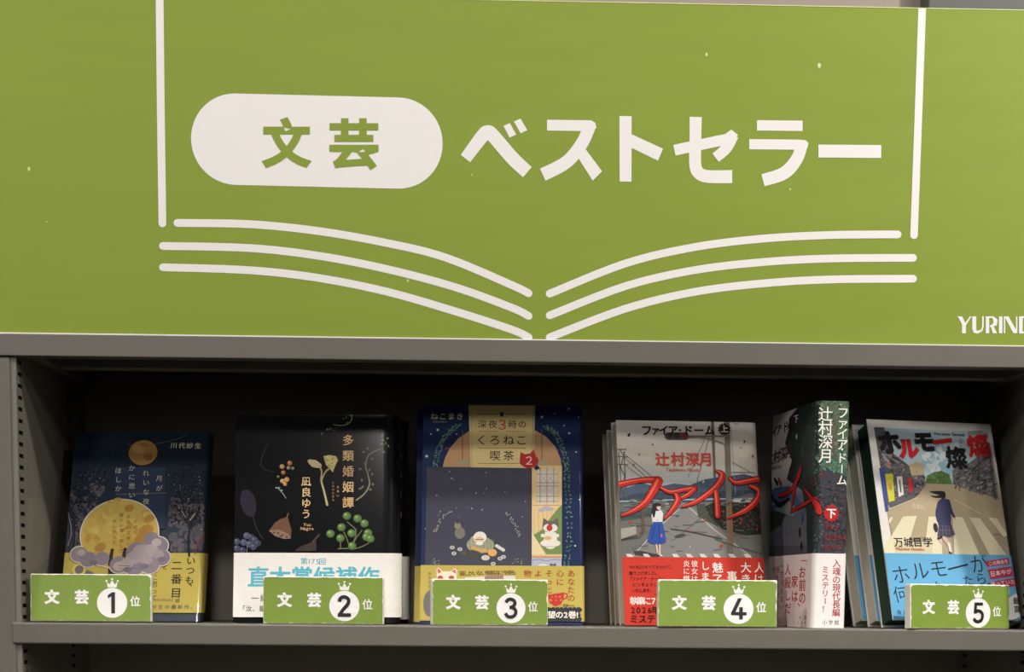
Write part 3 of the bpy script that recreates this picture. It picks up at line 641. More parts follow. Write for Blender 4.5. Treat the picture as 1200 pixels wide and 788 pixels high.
# --- night-sky cat book, and its copy behind
def nightsky(p, label, first):
    b = book_root(label, p, 'blue night-sky books'); Wr = Wrap(p, 3.5, 5); A = Wr.art(); NAVY = (27, 42, 80)
    if first:
        A.poly([(518.5, 549), (521, 538), (527, 526), (537, 514), (552, 504), (626, 504), (640, 512), (651, 524), (657, 538), (658.5, 552), (658.5, 655), (518.5, 655)], (192, 150, 108))
        A.brush([(522, 526), (552, 526)], .6, (176, 128, 88), False); A.brush([(628, 528), (654, 528)], .6, (176, 128, 88), False)
        for x in (542, 635): A.brush([(x, 505), (x, 541)], 1, (110, 92, 74), False); A.poly([(x-10, 545), (x-6, 541.5), (x, 539), (x+6, 541.5), (x+10, 545)], (170, 160, 130))
        # right-hand room scene
        A.poly([(623, 546), (658.5, 546), (658.5, 652), (623, 652)], (222, 194, 142))
        for x in range(626, 657, 5): A.brush([(x, 596), (x, 626)], .5, (190, 156, 104), False)
        A.poly([(630, 551), (652, 551), (652, 591), (630, 591)], (214, 204, 190))
        for x in (633, 641, 649): A.brush([(x, 549), (x, 590)], .9, (140, 128, 122), False)
        for y in (556, 566, 570, 582, 588): A.brush([(629, y), (654, y)], .9, (140, 128, 122), False)
        for x, y in ((637, 561), (645, 561), (637, 576), (645, 576)): A.brush([(x-3, y-3), (x+3, y+3)], .6, (170, 160, 150), False); A.brush([(x-3, y+3), (x+3, y-3)], .6, (170, 160, 150), False)
        A.brush([(625, 592.5), (657, 592.5)], 1, (190, 154, 104), False)
        A.poly([(624, 628), (634, 622), (646, 606), (654, 596), (658.5, 592), (658.5, 650), (624, 650)], (118, 140, 82)); A.poly([(623, 624), (640, 650), (623, 650)], (226, 206, 162))
        for x, y, r_ in ((635, 598, 4), (640, 596, 5), (645, 597, 4)): A.disc(x, y, r_, (176, 168, 184), r_*.6)
        WC, GC = (228, 222, 210), (104, 98, 94)
        A.disc(645, 637, 12, WC, 5); A.brush([(645, 622), (645, 636)], [12, 17], WC); A.poly([(635.5, 618), (637, 607), (642, 611), (648, 611), (653.5, 606.5), (655, 618), (651, 624), (640, 624)], GC); A.disc(645, 619, 8.6, WC, 5.6); A.poly([(640, 612), (650, 612), (645, 618)], GC)
        A.disc(644, 619, 3.6, (192, 54, 52), 4.2); A.disc(642, 631, 4.5, (214, 178, 104), 2.4); A.disc(636, 628, 2.4, WC); A.disc(653, 628, 2.4, WC); A.brush([(634, 641), (656, 641)], .6, (140, 132, 124), False)
        A.poly([(623, 654.5), (658, 654.5), (658, 666), (623, 666)], (176, 178, 198)); A.brush([(624, 657), (632, 656), (640, 657.5), (650, 656.2), (657, 657)], .8, (118, 122, 152)); A.disc(636, 664, 6, (222, 214, 190), 3); A.poly([(644, 664), (645, 660), (648, 662), (651, 660), (652, 664)], (90, 84, 80))
        # vines and stars
        VN = [(84, 116, 100), (104, 134, 110), (68, 100, 92)]
        for P in (((537, 498), (528, 506), (520, 515), (514, 528), (510, 546)), ((640, 500), (650, 508), (658, 522), (663, 540), (664, 560), (666, 590), (667, 630), (664, 662))):
            for x, y in catmull(P, 7):
                for sg in (-1, 1): A.disc(x+sg*rnd.uniform(1, 3.2), y+rnd.uniform(-1, 1), 1.9, rnd.choice(VN), .9, 7, rnd.uniform(0, 3))
        for x, y, r_ in ((513, 504, 1.6), (505, 509, 1), (500, 535, 1.8), (535, 509, .8), (666.5, 479.5, 1.5), (635, 489, 1.6), (661, 499, .9), (667, 508, 1.3), (650, 485, .8), (678, 489, .8), (675, 530, 1), (679, 586, 1), (674, 640, 1.2), (679, 470, .6), (499, 620, 1)): A.disc(x, y, r_, (196, 200, 190), None, 8)
        # dark insert sheet
        SL = (66, 66, 80)
        A.poly([(500, 547.4), (623.3, 548.2), (623, 668), (498, 668)], SL)
        for i in range(26): A.disc(rnd.uniform(503, 620), rnd.uniform(552, 610), rnd.uniform(.3, 1), (170, 170, 168), None, 6)
        for P in (((529, 599), (520, 606), (513, 617), (510, 624)), ((593, 601), (600, 610), (606, 620), (608, 628))):
            for x, y in catmull(P, 6): A.disc(x+rnd.uniform(-2, 2), y+rnd.uniform(-1, 1), 1.5, (138, 146, 128), .7, 6, rnd.uniform(0, 3))
        CATG = (122, 118, 104)
        A.disc(539, 625, 6.2, CATG, 7.4); A.poly([(532.5, 619), (533, 611.5), (536, 614.5), (539, 612.5), (541, 618)], CATG); A.disc(536, 617, 3.6, (136, 130, 116), 3.4)
        A.disc(563, 639, 16.5, (152, 156, 128), 10.5); A.poly([(548, 640), (552, 630), (558, 626), (560, 640)], (160, 164, 136))
        for x in range(550, 580, 4): A.brush([(x, 632), (x+2, 646)], .5, (106, 110, 88), False)
        A.disc(562.5, 630, 7.8, (226, 220, 208), 7.2); A.disc(562, 633, 5, (216, 188, 160), 4); A.brush([(557, 632.5), (567, 632.5)], .8, (80, 72, 66), False); A.disc(562, 637, 4.4, (228, 222, 212), 2.6)
        A.disc(553, 650, 11, (70, 68, 66), 5.4); A.poly([(542, 652), (539, 647), (545, 646), (548, 655)], (70, 68, 66)); A.disc(543, 648, 3.6, (84, 82, 78), 3); A.brush([(554, 642), (562, 645), (570, 646)], 4.4, (206, 160, 96)); A.disc(577, 648, 5.4, (222, 166, 96), 4.6); A.disc(569, 654, 5, (200, 196, 184), 3.4); A.brush([(582, 640), (590, 645)], 4, (210, 206, 196))
        for x, y in ((530, 642), (532, 649), (539, 644), (586, 655), (578, 661), (590, 653)): A.disc(x, y, 3, (190, 188, 178), 2.4, 9); A.disc(x, y, 1.2, (130, 128, 120), None, 6)
        speckle(A, 14, [(506, 655), (515, 655), (515, 662), (506, 662)], [(130, 138, 124)], (.5, 1), 2); speckle(A, 14, [(600, 655), (612, 655), (612, 662), (600, 662)], [(130, 138, 124)], (.5, 1), 3)
        # title plate
        PL = (218, 196, 136); LN = (150, 126, 84); TX = (62, 46, 42)
        A.poly([(549, 475), (627, 475.6), (625.4, 549), (551.5, 548)], PL); A.brush([(552, 476), (553, 547)], 1.2, (190, 178, 140), False); A.brush([(625, 477), (624, 532)], 1.2, (170, 160, 132), False)
        for y in (486, 506, 525.5, 543.5):
            if y == 506 or y == 486: A.brush([(561, y), (583, y)], .9, LN, False); A.brush([(593, y), (616, y)], .9, LN, False)
            else: A.brush([(561, y), (616, y)], .9, LN, False)
        A.poly([(585.5, 483.5), (590.5, 483.5), (589.5, 488.5), (586.5, 488.5)], (66, 56, 60))
        for c, x in (('深', 565), ('夜', 577.5), ('時', 600.5), ('の', 612)): A.ch(c, x, 497.5, 11, TX, .006)
        A.ch('３', 588.6, 498, 17, (190, 72, 46), .004)
        for c, x in (('く', 564.5), ('ろ', 580), ('ね', 596), ('こ', 611)): A.ch(c, x, 516, 14.5, TX, .006)
        A.ch('喫', 580, 534.3, 13.5, TX, .006); A.ch('茶', 596, 534.3, 13.5, TX, .006)
        RD = (178, 46, 48)
        A.disc(620, 540.5, 11.4, RD, 9.4, 24); A.poly([(609, 538), (610, 530.2), (616, 533)], RD); A.poly([(621, 532), (625.5, 527), (628.6, 536)], RD); A.ch('２', 620, 540, 14, (232, 200, 180), .008); A.poly([(626, 548), (629.5, 545.5), (633, 549), (629, 551), (627, 551)], (36, 38, 60))
        for c, x in (('ね', 509), ('こ', 519), ('ま', 529), ('き', 539)): A.ch(c, x, 488.3, 9.5, (190, 188, 150), .02)
        A.latin('NEKOMAKI', 507, 494.5, 3.4, (150, 150, 130))
    Wr.build('cover', b, 0, p.H, NAVY, PRINT_WRAP, [A]); pages(b, p, 5)
    W2 = Wrap(p, 3.5, 5, 1.0); v0, v1 = band_v(W2, 663.2, 728.2, 590) if first else (2, 55); A = W2.art()
    if first:
        BR = (92, 62, 34); RB = (160, 58, 40)
        A.poly([(512, 677), (511.5, 668), (514, 665.5), (519, 670), (528, 670), (533, 666.5), (535.5, 668.5), (535, 680), (512, 680)], (232, 222, 202)); A.poly([(512.5, 668.5), (514, 666.5), (517.5, 670.5), (513.5, 673)], (206, 108, 92)); A.poly([(529, 670), (533.5, 667.5), (535, 673)], (206, 108, 92)); A.disc(516, 678, 3.4, (200, 72, 56)); A.disc(529, 678, 3.4, (200, 72, 56))
        A.disc(503, 708, 7, (110, 108, 106), 16)
        A.row('猫しかいない喫茶店に今夜も', 541.5, 602, 672.5, 6.6, BR, .018, 671.4); A.poly([(545, 677), (604, 675), (604, 690), (545, 690)], (212, 204, 194)); A.poly([(568, 675.5), (590, 674.6), (590, 679), (568, 679.6)], (150, 120, 112))
        A.col_('あなたの', 669.2, 672.5, 9.6, 9.6, RB, .012); A.col_('心に', 656.3, 672.5, 10, 9.6, RB, .012); A.col_('そっと', 643.4, 672.5, 9.6, 9.4, RB, .012); A.col_('よ', 630.7, 672.5, 10, 9.6, RB, .012); A.col_('物', 618.3, 672.5, 10, 9.6, RB, .012)
        A.col_('あたたかく', 503.7, 672.5, 5, 4.2, BR)
        CUP = (188, 52, 42)
        A.poly([(642, 697.5), (661, 694.5), (660.5, 703), (657, 709), (650, 711), (644, 707)], CUP); A.brush([(661, 696), (664.5, 697), (663.5, 701), (659.5, 703)], 1.6, CUP); A.row('これは', 647, 656, 699.5, 3, (236, 190, 120)); A.row('ねこだ', 645.5, 657.5, 703.5, 3, (236, 190, 120))
        A.latin('EX', 660, 709.8, 4.4, (40, 36, 40), .04); A.latin('comics', 665, 709.8, 3, (40, 36, 40))
        A.brush([(644, 720.5), (674, 721.5)], 12.5, (52, 50, 58), False)
        for x in range(643, 680, 5): A.disc(x, 715, 3.3, (52, 50, 58)); A.disc(x, 726, 3.2, (52, 50, 58))
        for c, x in (('待', 634), ('望', 646.5), ('の', 655.5), ('2', 663), ('巻', 670.5), ('!', 676.5)): A.ch(c, x, 720.8, 9.6, (236, 230, 216), .03)
    W2.build('paper_band', b, v0, v1, (188, 170, 84), PRINT_WRAP, [A], .25)['label'] = 'yellow paper band'
nightsky(Pose(-99.7, 41.3, -1.16, 19.79, -.14, 144.6, 210.6, 16), 'blue night-sky book with cats and a cream title plate, front copy', True)
nightsky(Pose(-105.6, 60.9, -1.16, 19.79, -.14, 144.6, 209.5, 16), 'blue book whose left edge shows behind the night-sky cat book', False)

# --- upper volume, red band, with two copies behind
def brushred(A, P, Ws, hi=True):
    Ws = [x*1.15 for x in Ws]; A.brush(P, [x+1.4 for x in Ws], (84, 16, 14)); A.brush(P, Ws, (192, 38, 30))
    if hi: A.brush([(x-.8, y-.8) for x, y in P], [x*.28 for x in Ws], (222, 104, 84))
def street(A, x0, y0, k, seed):
    pass
def upper(p, label, first):
    b = book_root(label, p, 'upper volume books with red bands'); ru, rd = 12, 9; Wr = Wrap(p, ru, rd); A = Wr.art()
    e = Wr.acc[-1]
    if first:
        A.grad(0, e, 0, p.H, [(0, (92, 91, 88)), (.45, (108, 107, 104)), (.6, (140, 142, 140)), (.62, (160, 166, 168)), (.7, (184, 186, 184)), (.78, (192, 184, 168)), (1, (208, 203, 196))], 24)
        A.poly([(722, 583), (722, 573), (737, 571), (752, 566), (770, 571), (790, 567), (808, 569), (826, 562), (845, 559), (872, 556), (894, 562), (896, 590), (722, 592)], (74, 86, 106)); A.poly([(722, 586), (740, 580), (765, 576), (800, 580), (830, 576), (896, 574), (896, 592), (722, 592)], (58, 68, 82))
        A.poly([(724, 590), (897, 588), (899, 656), (728, 656)], (108, 107, 103)); A.poly([(724, 590), (786, 588), (770, 604), (726, 612)], (98, 104, 100)); A.poly([(724, 600), (772, 597), (764, 606), (725, 612)], (70, 84, 82))
        A.brush([(724, 588), (800, 586), (894, 584)], 1.8, (150, 162, 168), False); A.poly([(858, 586), (896, 584), (897, 596), (858, 596)], (190, 190, 184)); A.poly([(866, 583), (880, 578), (890, 584)], (100, 100, 96))
        A.poly([(797, 590), (806, 590), (872, 645), (880, 656), (728, 656), (752, 640)], (128, 127, 124)); A.brush([(801, 592), (770, 620), (742, 652)], .9, (196, 194, 188), False); A.brush([(804, 592), (838, 622), (880, 652)], .9, (196, 194, 188), False)
        A.poly([(816, 592), (826, 590), (829, 600), (838, 606), (842, 618), (818, 606)], (70, 74, 62))
        # hedge with flowers
        A.poly([(826, 594), (838, 588), (852, 590), (895, 588), (898, 626), (872, 628), (846, 620), (832, 606)], (38, 42, 36)); speckle(A, 300, [(828, 594), (852, 588), (896, 590), (898, 624), (850, 620)], [(58, 64, 50), (32, 36, 32), (80, 84, 68), (28, 30, 28), (92, 38, 34)], (.6, 1.6), 21); speckle(A, 34, [(830, 596), (895, 592), (897, 622), (852, 618)], [(176, 50, 44), (200, 90, 70)], (.6, 1.3), 22)
        # pylon and poles
        TW = (92, 90, 84)
        for a_, b_ in (((725, 530), (729, 586)), ((731, 530), (734, 586)), ((723, 527), (734, 527)), ((722, 535), (736, 536)), ((722, 544), (736, 545)), ((726, 527), (733, 538)), ((732, 530), (727, 548)), ((727, 548), (733, 560)), ((733, 556), (728, 572)), ((728, 570), (734, 584))): A.brush([a_, b_], 1, TW, False)
        for a_, b_ in (((731, 532), (764, 559)), ((732, 537), (758, 560)), ((732, 545), (752, 560)), ((806, 560), (832, 500)), ((818, 560), (836, 494)), ((822, 515), (834, 500))): A.brush([a_, b_], .7, (110, 106, 100), False)
        A.poly([(833, 494), (836.5, 494), (839, 560), (836, 560)], (104, 100, 92)); A.poly([(848.5, 494), (855, 494), (859, 650), (852, 650)], (116, 110, 100)); A.poly([(853, 590), (857.5, 590), (859.5, 640), (855, 640)], (136, 96, 68)); A.brush([(856, 500), (862, 580)], .8, (150, 144, 134), False)
        A.brush([(805, 511.5), (850, 511.5)], 2, (112, 108, 100), False); A.brush([(806, 513.5), (822, 513), (838, 517), (848, 521), (849.5, 527)], 1.7, (120, 116, 108))
        A.brush([(783, 511.5), (803, 511.5)], 9.4, (82, 80, 76), False)
        for x, c in ((784.5, (56, 54, 52)), (793, (54, 50, 50)), (801.5, (120, 46, 44))): A.disc(x, 511, 4, c)
        A.brush([(855, 554), (884, 554), (884, 562)], 1.4, (130, 130, 126), False, False); A.brush([(870, 556), (870, 590)], .8, (96, 100, 104), False); A.brush([(817, 560), (819, 598)], .8, (90, 94, 98), False); A.brush([(858, 542), (878, 553)], .7, (110, 106, 100), False)
        A.brush([(859, 494), (863, 497.5), (867, 494)], .6, (90, 86, 80))
        # left of the road: rails, trunk
        A.brush([(732, 594), (754, 596), (784, 592)], 1, (84, 90, 88)); A.brush([(728, 606), (752, 606), (752, 628), (730, 632)], 1.2, (84, 82, 76)); A.brush([(752, 596), (753, 620), (750, 626)], 2, (108, 78, 60)); A.poly([(727, 620), (745, 617), (746, 626), (728, 632)], (160, 158, 148)); A.brush([(728, 633), (746, 629)], 2.2, (60, 58, 54), False)
        qh = random.Random(61)
        for i in range(46):
            x, y = qh.uniform(726, 796), qh.uniform(583, 604); A.poly([(x, y), (x+qh.uniform(2, 7), y+qh.uniform(-.4, .4)), (x+qh.uniform(2, 7), y+qh.uniform(.8, 2.4)), (x, y+qh.uniform(.8, 2))], qh.choice([(66, 72, 74), (128, 132, 130), (84, 92, 96), (150, 152, 148), (52, 56, 58), (104, 88, 78)]))
        for i in range(24):
            x, y = qh.uniform(840, 892), qh.uniform(578, 592); A.poly([(x, y), (x+qh.uniform(2, 6), y), (x+qh.uniform(2, 6), y+qh.uniform(.8, 2.2)), (x, y+1.4)], qh.choice([(66, 72, 74), (128, 132, 130), (84, 92, 96), (52, 56, 58)]))
        for i in range(30):
            x, y = qh.uniform(730, 890), qh.uniform(612, 648); A.brush([(x, y), (x+qh.uniform(4, 16), y+qh.uniform(-1.4, 1.4))], qh.uniform(.3, .8), qh.choice([(96, 95, 92), (120, 119, 116), (86, 85, 83)]), False, False)
        # girl
        A.brush([(772, 592), (771, 600)], 3.2, (216, 180, 156), False); A.brush([(764, 604), (765, 616), (767, 622)], 1.8, (216, 180, 156)); A.poly([(764, 600), (768, 597.5), (774, 597.5), (777, 602), (776, 614), (765, 614)], (216, 218, 218)); A.poly([(765, 612), (776, 612), (779, 626), (780, 636), (772, 639), (762, 637), (758.5, 634)], (44, 78, 160)); A.brush([(767, 616), (764, 634)], 1, (30, 56, 124), False); A.brush([(772, 616), (773, 636)], 1, (30, 56, 124), False)
        A.brush([(769, 639), (770.5, 648)], 2, (220, 188, 164), False); A.brush([(773, 639), (773, 650)], 2, (220, 188, 164), False); A.brush([(772, 650.5), (775.5, 651.5)], 1.6, (236, 230, 224), False); A.disc(770, 594.5, 4.2, (40, 34, 36), 5); A.brush([(767, 593), (766, 600), (766, 606)], [5, 4.4, 2], (40, 34, 36)); A.disc(771.6, 595, 2.5, (222, 186, 164), 3.2); A.poly([(768, 590), (775, 590.5), (774, 593.5), (769, 594)], (40, 34, 36))
        A.disc(775, 628, 1.2, (220, 90, 120), 2); A.poly([(742, 646), (752, 646), (774, 651), (770, 653.5), (744, 650)], (62, 62, 60))
        # shadows of wires on the road, crossing
        A.brush([(786, 620), (812, 624), (846, 632)], 1.3, (74, 72, 70)); A.brush([(838, 632), (866, 642), (896, 650)], 1, (90, 88, 86)); A.disc(797, 628, 7, (70, 70, 68), 2, 16, .2); A.brush([(800, 624), (830, 600)], .8, (96, 94, 90), False)
        for x in (736, 756, 790, 806, 822, 838, 856, 874): A.poly([(x-3, 649.5), (x+3, 649.5), (x+9, 656), (x+1, 656)], (206, 204, 198))
        PT = (190, 50, 46)
        for x, y, c, r_ in ((737, 510, (40, 30, 32), 2.6), (764.5, 521.5, (70, 50, 50), 1.4), (749, 533, (70, 44, 44), 1.3), (742.5, 545, (96, 40, 40), 1.4), (872, 518, (52, 34, 36), 1.8), (868, 525.5, (60, 50, 50), 1), (882, 535, (120, 40, 40), 1.9), (867, 539, (80, 60, 60), .8), (739, 612, PT, 2.4), (746, 622, PT, 1.2), (809, 623, PT, 1.5), (845, 640, PT, 2.6), (826, 609, PT, 1.5), (868, 629, PT, 1.3), (770, 610, (210, 100, 120), 1), (824, 565, (190, 186, 180), 2), (808, 641, (190, 190, 188), 1.2)): A.disc(x, y, r_*.55, c, r_, 10, -.5)
        # lettering
        IK = (38, 30, 32)
        for c, x, sz in (('フ', 757.5, 14), ('ァ', 768, 12), ('イ', 777.5, 13), ('ア', 788.5, 13), ('・', 796.5, 10), ('ド', 806, 13), ('ー', 818.5, 13), ('ム', 831.5, 13.5)): A.ch(c, x, 504.5, sz, IK, .03)
        st = []
        for i in range(28): a_ = i*math.pi/14; r_ = 8 if i % 2 else 5.9; st.append((848.5+r_*math.cos(a_), 503.3+r_*math.sin(a_)))
        A.poly(st, (38, 28, 30)); A.ch('上', 848.5, 503, 9.6, (226, 220, 214), .02)
        for c, x in (('辻', 776), ('村', 794), ('深', 811.5), ('月', 827)): A.ch(c, x, 538.5, 17.4, (190, 72, 66), .03)
        A.latin('Tsujimura Mizuki', 780, 550.3, 5.6, (196, 96, 86), .02)
        brushred(A, [(726, 568), (742, 564.5), (758, 562.5), (770, 563)], [6, 5, 5, 7]); brushred(A, [(771, 564), (766, 574), (757, 588), (744, 598), (729, 604.5)], [9, 8, 6.5, 4.5, 2])
        brushred(A, [(774.5, 572), (786, 577), (800, 574.5), (814, 572.5)], [3, 4, 4, 5]); brushred(A, [(814, 573.5), (806, 580), (798, 584)], [4, 4, 3]); brushred(A, [(792, 580), (794, 586), (789, 596), (779, 608)], [4, 6, 5, 2])
        brushred(A, [(839, 552), (846, 557), (841, 568), (828, 580), (814, 589), (800, 594)], [2, 6, 6, 5, 4, 2]); brushred(A, [(838.5, 576), (840, 590), (840.5, 605)], [4, 5.5, 5])
        brushred(A, [(854.5, 560.5), (862, 566), (876, 564), (889, 561.5), (893, 563)], [2.5, 4.5, 5, 6, 4]); brushred(A, [(879, 570), (889, 576), (886, 586), (874, 598), (853, 607.5)], [3, 7, 6, 5, 2])
    else:
        A.grad(0, e, 0, p.H, [(0, (60, 62, 64)), (.5, (70, 72, 74)), (.64, (84, 92, 104)), (.66, (180, 178, 174)), (1, (200, 196, 188))], 14)
    Wr.build('cover', b, 0, p.H, (178, 174, 168), PRINT, [A]); pages(b, p, 13)
    W2 = Wrap(p, ru, rd, 1.0); v0, v1 = band_v(W2, 653.2, 733, 760) if first else (1, 62); A = W2.art()
    if first:
        IK = (52, 22, 18); WH = (238, 226, 216)
        for i, (t, x0, x1) in enumerate((('今の私のすべてをかけて、', 739, 788), ('書き上げました。', 739, 770), ('『ファイア・ドーム』', 738, 777), ('どうぞよろしくお願い', 743, 788), ('いたします。', 743, 763))): A.row(t, x0, x1, 665.3+i*6.8, 5.2, IK, .014, 665+i*6.8)
        A.row('執筆に7年、', 742.5, 781, 704.5, 10.4, WH, .016); A.row('2026年最高の', 741.5, 787, 715.3, 10, IK, .02); A.row('ミステリー', 742.5, 783, 725.8, 11, IK, .026)
        A.brush([(766, 697), (772, 696)], .8, IK, False)
        A.col_('人は', 889, 665.5, 13.5, 13.5, WH, .014); A.col_('大きな', 873.5, 665.5, 13.5, 13.5, WH, .014); A.col_('事件に', 857.5, 675.5, 13, 13, WH, .014); A.col_('魅了されて', 840.5, 665.5, 13.5, 13.5, WH, .014); A.col_('しまう', 826, 663.5, 12.5, 11.5, WH, .014); A.col_('彼女は、', 813.5, 661, 8.8, 8.4, WH, .006); A.col_('炎に燃える', 804, 661, 8.8, 8.4, WH, .006)
    W2.build('paper_band', b, v0, v1, (196, 56, 40), PRINT, [A], .25)['label'] = 'red paper band'
upper(Pose(80.7, 34.3, 6.54, 14.49, -.37, 131.0, 189.2, 22), 'pale street-scene book with big red brush title and red band, front copy', True)
upper(Pose(78.6, 59.6, 6.54, 14.49, -.37, 130.1, 184.8, 22), 'red-banded book showing its left edge directly behind the front copy', False)
upper(Pose(76.4, 84.9, 6.54, 14.49, -.37, 130.1, 183.6, 22), 'red-banded book rearmost of the three, furthest left edge', False)

# --- lower volume: spine to the front, cover facing left
yw = 6.81; p = Pose(239.7-128*math.sin(math.radians(-yw))*-1, 4.4+128*math.cos(math.radians(yw)), yw-90, 0, 0, 128.9, 193.5, 28.8, False, .1)
b = book_root('thick book with green leafy spine and white band standing spine outward', p)
Wr = Wrap(p, 4, 4); A = Wr.art(); S = Wr.art_side(); e = Wr.acc[-1]
A.grad(0, p.W-4, 0, p.H, [(0, (96, 98, 104)), (.4, (104, 106, 112)), (.6, (96, 104, 118)), (.66, (150, 156, 166)), (.72, (206, 200, 192)), (1, (216, 210, 202))], 20)
A.poly([(890, 640), (957, 640), (957, 662), (890, 662)], (86, 88, 94)); A.poly([(893, 600), (912, 588), (925, 594), (915, 616), (893, 632)], (52, 56, 56)); A.poly([(893, 585), (908, 572), (925, 570), (940, 590), (930, 600), (893, 600)], (70, 92, 128))
LF = [(40, 60, 56), (58, 80, 66), (30, 44, 44), (80, 100, 82), (26, 34, 36)]
A.poly([(925, 490), (935, 478), (960, 466), (960, 660), (946, 655), (945, 600), (940, 575), (922, 562), (928, 540), (920, 520), (924, 505)], (40, 54, 52)); speckle(A, 260, [(922, 496), (936, 476), (958, 466), (958, 570), (924, 560), (926, 540)], LF, (.7, 2.2), 31); speckle(A, 80, [(940, 560), (958, 560), (958, 655), (947, 655)], [(44, 46, 52), (66, 62, 70), (30, 32, 36)], (.7, 1.8), 32)
A.brush([(897, 596), (912, 590), (920, 600)], 1, (160, 160, 160)); A.poly([(908, 598), (922, 584), (936, 598), (930, 606)], (124, 128, 134)); speckle(A, 40, [(896, 600), (940, 606), (942, 650), (898, 650)], [(60, 60, 66), (150, 150, 154), (40, 40, 44)], (.5, 1.1), 33)
A.sx = 1.7
for c, x, y, sz in (('フ', 896.5, 511, 13), ('ァ', 902.5, 509.5, 12), ('イ', 908, 506.5, 13), ('ア', 913.5, 503.5, 13), ('・', 917.5, 502, 9), ('ド', 921, 500, 13), ('ー', 926, 498, 11)): A.ch(c, x, y, sz, (40, 34, 36), .028, sx=1)
A.ch('下', 933.5, 491, 10, (236, 232, 226), .03); A.disc(934, 512, 2.2, (226, 220, 214), 3.2)
for c, x, y in (('辻', 903.5, 537), ('村', 911, 535), ('深', 918.6, 532), ('月', 925.5, 529)): A.ch(c, x, y, 17, (84, 48, 50), .016)
A.sx = 1; A.latin('Tsujimura Mizuki', 904, 549, 6, (120, 84, 80), .01)
for P, Wd_, red in ((((899, 560), (904, 570), (900, 590), (899, 620)), (3, 7, 7, 3), 0), (((908, 561), (912, 567)), (2, 4), 0), (((913, 561), (916, 568)), (2, 4), 1), (((905, 582), (914, 592), (925, 585)), (3, 5, 3), 0), (((914, 581), (926, 576), (937, 560), (940, 548)), (4, 5, 5, 3), 1), (((938, 552), (932, 572), (928, 600)), (6, 8, 4), 1), (((928, 600), (942, 592), (955, 584)), (3, 4, 3), 1), (((944, 574), (954, 588), (956, 600)), (3, 6, 6), 1)):
    A.brush(P, [x*1.1+1 for x in Wd_], (24, 20, 24)); A.brush(P, Wd_, (178, 38, 34) if red else (36, 32, 38))
A.disc(941, 607, 3, (44, 84, 150), 6); A.disc(938, 624, 3, (60, 34, 36), 6); A.disc(940, 640, 3.2, (30, 28, 34), 5)
# spine print
SG = [(96, 116, 88), (74, 96, 72), (120, 138, 106), (56, 76, 60), (86, 110, 92)]
S.poly([(952, 468), (996, 468), (996, 660), (950, 660)], (62, 64, 70)); S.poly([(954, 468), (996, 468), (996, 560), (985, 556), (970, 545), (952, 560)], (84, 104, 80)); speckle(S, 420, [(954, 470), (994, 471), (994, 555), (972, 548), (953, 556)], SG, (.7, 2.2), 41); speckle(S, 110, [(953, 535), (993, 520), (993, 560), (970, 552), (953, 555)], [(72, 120, 108), (58, 100, 94), (92, 140, 124)], (.7, 2), 42)
speckle(S, 200, [(953, 560), (992, 562), (990, 648), (952, 648)], [(52, 52, 60), (74, 74, 82), (90, 92, 98), (44, 44, 50)], (.7, 2), 43); speckle(S, 40, [(956, 545), (990, 560), (989, 640), (955, 640)], [(150, 44, 50), (122, 36, 42)], (.4, 1.5), 44)
WH = (238, 236, 228)
S.col_('辻村深月', 967.5, 485.5, 16.3, 17, WH, .01); S.col_('ファイア', 987.6, 484, 12.4, 14, WH, .012, 986.5); S.disc(986.5, 527, 1.3, WH); S.col_('ドーム', 986.2, 537, 13, 13, WH, .012)
S.col_('つじむらみづき', 976.7, 491, 7.2, 5.4, (170, 58, 52))
st = []
for i in range(28): a_ = i*math.pi/14; r_ = 11 if i % 2 else 8.6; st.append((973.8+r_*math.cos(a_)*.9, 602+r_*math.sin(a_)))
S.poly(st, (176, 40, 42)); S.ch('下', 973.8, 602, 12, WH, .03)
for t, x0, x1, y in (('Fire', 967, 982, 617), ('Dome', 966, 984, 629), ('novel', 963, 988, 640)): S.latin(t, x0, y, 10, (140, 42, 46), .004)
Wr.build('cover', b, 0, p.H, (56, 60, 60), PRINT_GLOSS, [A, S]); pages(b, p, 5)
W2 = Wrap(p, 4, 4, 1.0); A = W2.art(); S = W2.art_side(); v1 = p.side(970, 649)[1]
RB = (170, 52, 62)
A.sx = 1.75
A.col_('「お前の', 941.5, 656, 15, 15, (176, 44, 52), .014); A.col_('家は、', 932.5, 682, 17, 15, (176, 44, 52), .014); A.col_('人殺しだ」', 924.5, 668, 15, 14.5, (176, 44, 52), .014); A.col_('一生消えない', 917.5, 664, 9.6, 9, RB); A.col_('傷をつけて', 912.5, 668, 10, 9, RB); A.col_('や。', 908.5, 668, 10, 9, RB)
S.row('小学館', 966, 980, 730, 6, (60, 54, 54), .006); A.sx = 1.4; A.row('小説', 939, 945, 724, 5.5, (60, 54, 54), .01); A.row('ISBN', 932, 945, 730, 4.6, (60, 54, 54), .01)
S.col_('入魂の現代長編', 980, 660.5, 9.6, 10, RB, .014, 979.4); S.col_('ミステリー！', 966.6, 668, 9.2, 9, RB, .014)
W2.build('paper_band', b, .3, v1, (232, 226, 222), PRINT_MATT, [A, S], .25)['label'] = 'white paper band with red writing'

